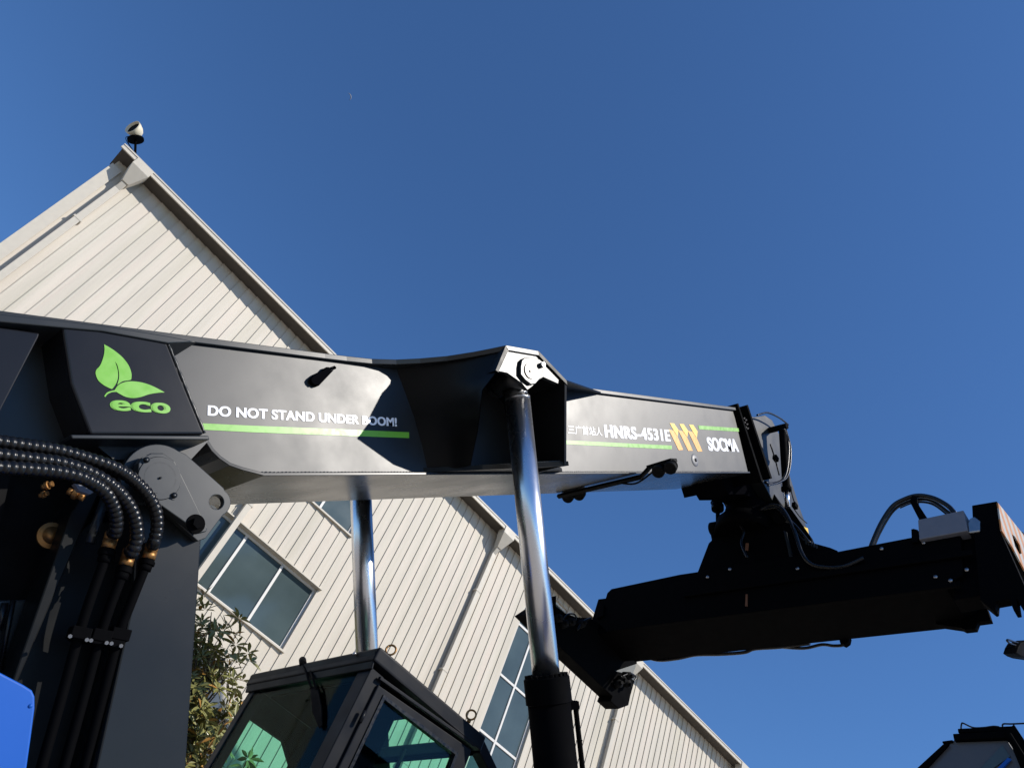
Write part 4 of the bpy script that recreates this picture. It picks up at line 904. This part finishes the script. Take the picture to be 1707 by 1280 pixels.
# ================================================================== second machine at the right
def build_other():
    X = 6.2
    Q = lambda L, x=X: [ox(px, py, x) for px, py in L]
    lo = ox(1610, 1280, X)
    root = empty('parked_machine', (X + 0.6, lo.y - 0.1, 0), 'dark cab top of another machine with blue trim, low at the right edge', 'machine')
    m = MB(); m.prism(Q([(1590, 1232), (1676, 1228), (1712, 1284), (1745, 1340), (1440, 1340), (1525, 1284)]), (1.0, 0, 0)); c = m.build('cab_shell', GREYSH, root, bevel=0.01)
    m = MB(); m.prism(Q([(1588, 1222), (1681, 1217), (1681, 1229), (1590, 1232.5)], X - 0.04), (1.1, 0, 0)); m.prism(Q([(1596, 1213.5), (1687, 1209), (1688, 1217.5), (1597, 1220.5)], X - 0.01), (1.0, 0, 0)); m.prism(Q([(1570, 1234.5), (1588, 1232), (1588, 1236), (1571, 1238)], X - 0.02), (0.9, 0, 0)); m.build('roof', BLACK, root, bevel=0.006)
    m = MB(); m.prism(Q([(1676, 1218), (1690, 1206), (1740, 1282), (1760, 1340), (1740, 1340), (1702, 1282)], X - 0.06), (0.05, 0, 0)); m.tube(Q([(1683, 1222), (1722, 1284)], X - 0.08), 0.012, 8); m.build('post', BLACK, root, bevel=0.006)
    m = MB(); m.prism(Q([(1572, 1240), (1582, 1239), (1540, 1284), (1500, 1330), (1470, 1330), (1524, 1284)], X - 0.03), (0.02, 0, 0)); m.build('edge_trim', BLACK, root)
    m = MB(); m.prism(Q([(1680, 1262), (1685, 1264), (1662, 1290), (1650, 1300), (1652, 1290)], X - 0.03), (0.02, 0, 0)); m.build('blue_trim', BLUE, root)
    m = MB(); m.prism(Q([(1671, 1241), (1684, 1260), (1640, 1290), (1625, 1290)], X - 0.012), (0.008, 0, 0)); m.build('pane', PANE, c)
    m = MB(); m.tube(smooth(Q([(1602, 1214), (1603, 1206), (1606, 1205), (1622, 1212), (1640, 1212), (1656, 1210), (1666, 1211)], X + 0.1), 6), 0.006, 6); m.build('wire', RUBBER, root); m = MB(); m.tube(smooth(Q([(1671, 1210), (1673, 1206), (1686, 1206), (1710, 1205)], X + 0.1), 6), 0.006, 6); m.build('wire', RUBBER, root)
    m = MB(); m.box((X - 0.1, lo.y - 0.75, 0.6), (X + 1.6, lo.y + 0.45, lo.z - 0.25)); m.build('body', BLUE, root, bevel=0.03)
    m = MB()
    for y in (lo.y - 0.7, lo.y + 0.4):
        for x in (X + 0.2, X + 1.3):
            m = MB(); m.lathe((x, y - 0.12, 0.4), (0, 1, 0), [(0, 0.2), (0.02, 0.36), (0.05, 0.4), (0.2, 0.4), (0.22, 0.36), (0.24, 0.2)], 28); m.build('wheel', TYRE, root)
GREYSH = mat('grey_cab_paint', (0.075, 0.075, 0.08), 0.4, nscale=4)
build_other()

# ================================================================== tree between the machine and the hall
def build_tree():
    rng = random.Random(5)
    base = Vector((5.0, 11.5, 0))
    root = empty('evergreen_tree', base, 'leafy evergreen tree with long drooping leaves beside the hall window', 'tree')
    tr = MB(); tips = []
    tr.tube(smooth([base, base + Vector((.05, 0, 1.2)), base + Vector((-.05, .05, 2.4)), base + Vector((0.0, 0, 3.8)), base + Vector((-.05, 0, 5.4))], 6), lambda k: 0.15 * (1 - k / 30), 12)
    crown_c = base + Vector((-0.12, 0, 4.35))
    for i in range(190):
        # points spread through an uneven crown
        while True:
            v = Vector((rng.uniform(-1, 1), rng.uniform(-1, 1), rng.uniform(-1, 1)))
            if 0.25 < v.length < 1: break
        lump = 0.8 + 0.25 * math.sin(3.1 * v.x + 1.7) * math.cos(2.7 * v.z + 4 * v.y)
        p = crown_c + Vector((v.x * 1.0, v.y * 1.1, v.z * 1.95)) * lump
        if p.z > 4.6: p.x -= (p.z - 4.6) * 0.55
        tips.append(p)
    for i, p in enumerate(tips):
        h = max(1.6, p.z - rng.uniform(0.5, 1.1)); s = base + Vector((0, 0, min(h, 5.0)))
        tr.tube(smooth([s, s.lerp(p, .5) + Vector((0, 0, -.08)), p], 4), lambda k: 0.028 * (1 - k / 10), 5, cap=False)
    tr.build('trunk', BARK, root)
    lf = MB(); lo = MB()
    def leaf(mb, p, d, up, L, w):
        side = d.cross(up)
        if side.length < 1e-3: return
        side.normalize(); nrm = side.cross(d)
        droop = rng.uniform(0.05, 0.35) * L
        prof = [(0, .08), (.25, .8), (.55, 1), (.8, .6), (1, .02)]
        pts = []
        for t, k in prof:
            c = p + d * (L * t) - Vector((0, 0, droop * t * t)) 
            pts.append((c - side * w * k + nrm * w * 0.25 * k, c, c + side * w * k + nrm * w * 0.25 * k))
        for a, b in zip(pts, pts[1:]):
            mb.face([a[0], a[1], b[1], b[0]], True); mb.face([a[1], a[2], b[2], b[1]], True)
    for p in tips:
        out = (p - crown_c); out.z *= 0.5; out = out.normalized() if out.length > 0 else Vector((1, 0, 0))
        for s in range(rng.randint(2, 4)):
            q = p + Vector((rng.gauss(0, .13), rng.gauss(0, .13), rng.gauss(0, .15)))
            ax = (out * 0.6 + Vector((rng.gauss(0, .4), rng.gauss(0, .4), rng.uniform(0.2, 1.0)))).normalized()
            t = ax.orthogonal().normalized(); b = ax.cross(t)
            for k in range(rng.randint(7, 11)):
                a = k * 2.4 + rng.uniform(-.3, .3); el = rng.uniform(-0.1, 0.75)
                d = ((t * math.cos(a) + b * math.sin(a)) * math.cos(el) + ax * math.sin(el)).normalized()
                old = rng.random() < 0.085
                leaf(lo if old else lf, q + d * 0.02, d, ax, rng.uniform(0.12, 0.24), rng.uniform(0.017, 0.030))
    cr = lf.build('crown', LEAF, root); lo.build('old_leaves', LEAF2, cr)
build_tree()

# ================================================================== moon
def build_moon():
    d = ray(579, 162).normalized(); dist = 1500.0
    c = Vector((0, 0, CAM_Z)) + d * dist
    right = Vector(HM[0]); up = -Vector(HM[1]); tilt = R(8)
    rx = right * math.cos(tilt) + up * math.sin(tilt); uy = up * math.cos(tilt) - right * math.sin(tilt)
    r = dist * 6.4 / F_PX; m = MB(); nb = 6; na = 24
    P = lambda a, b, k=1.0: c + (rx * math.sin(b) * math.cos(a) + uy * math.sin(a) - d * math.cos(b) * math.cos(a)) * r * k
    for i in range(na):
        for j in range(nb):
            A = [R(-86 + 172 * (i + q) / na) for q in (0, 1)]; B = [R(58 + 42 * (j + q) / nb) for q in (0, 1)]
            m.face([P(A[0], B[0]), P(A[0], B[1]), P(A[1], B[1]), P(A[1], B[0])], True)
            m.face([P(A[0], B[0], .9), P(A[1], B[0], .9), P(A[1], B[1], .9), P(A[0], B[1], .9)], True)
    tag(m.build('moon', MOON), 'thin pale crescent moon in the deep blue sky', 'moon')
build_moon()
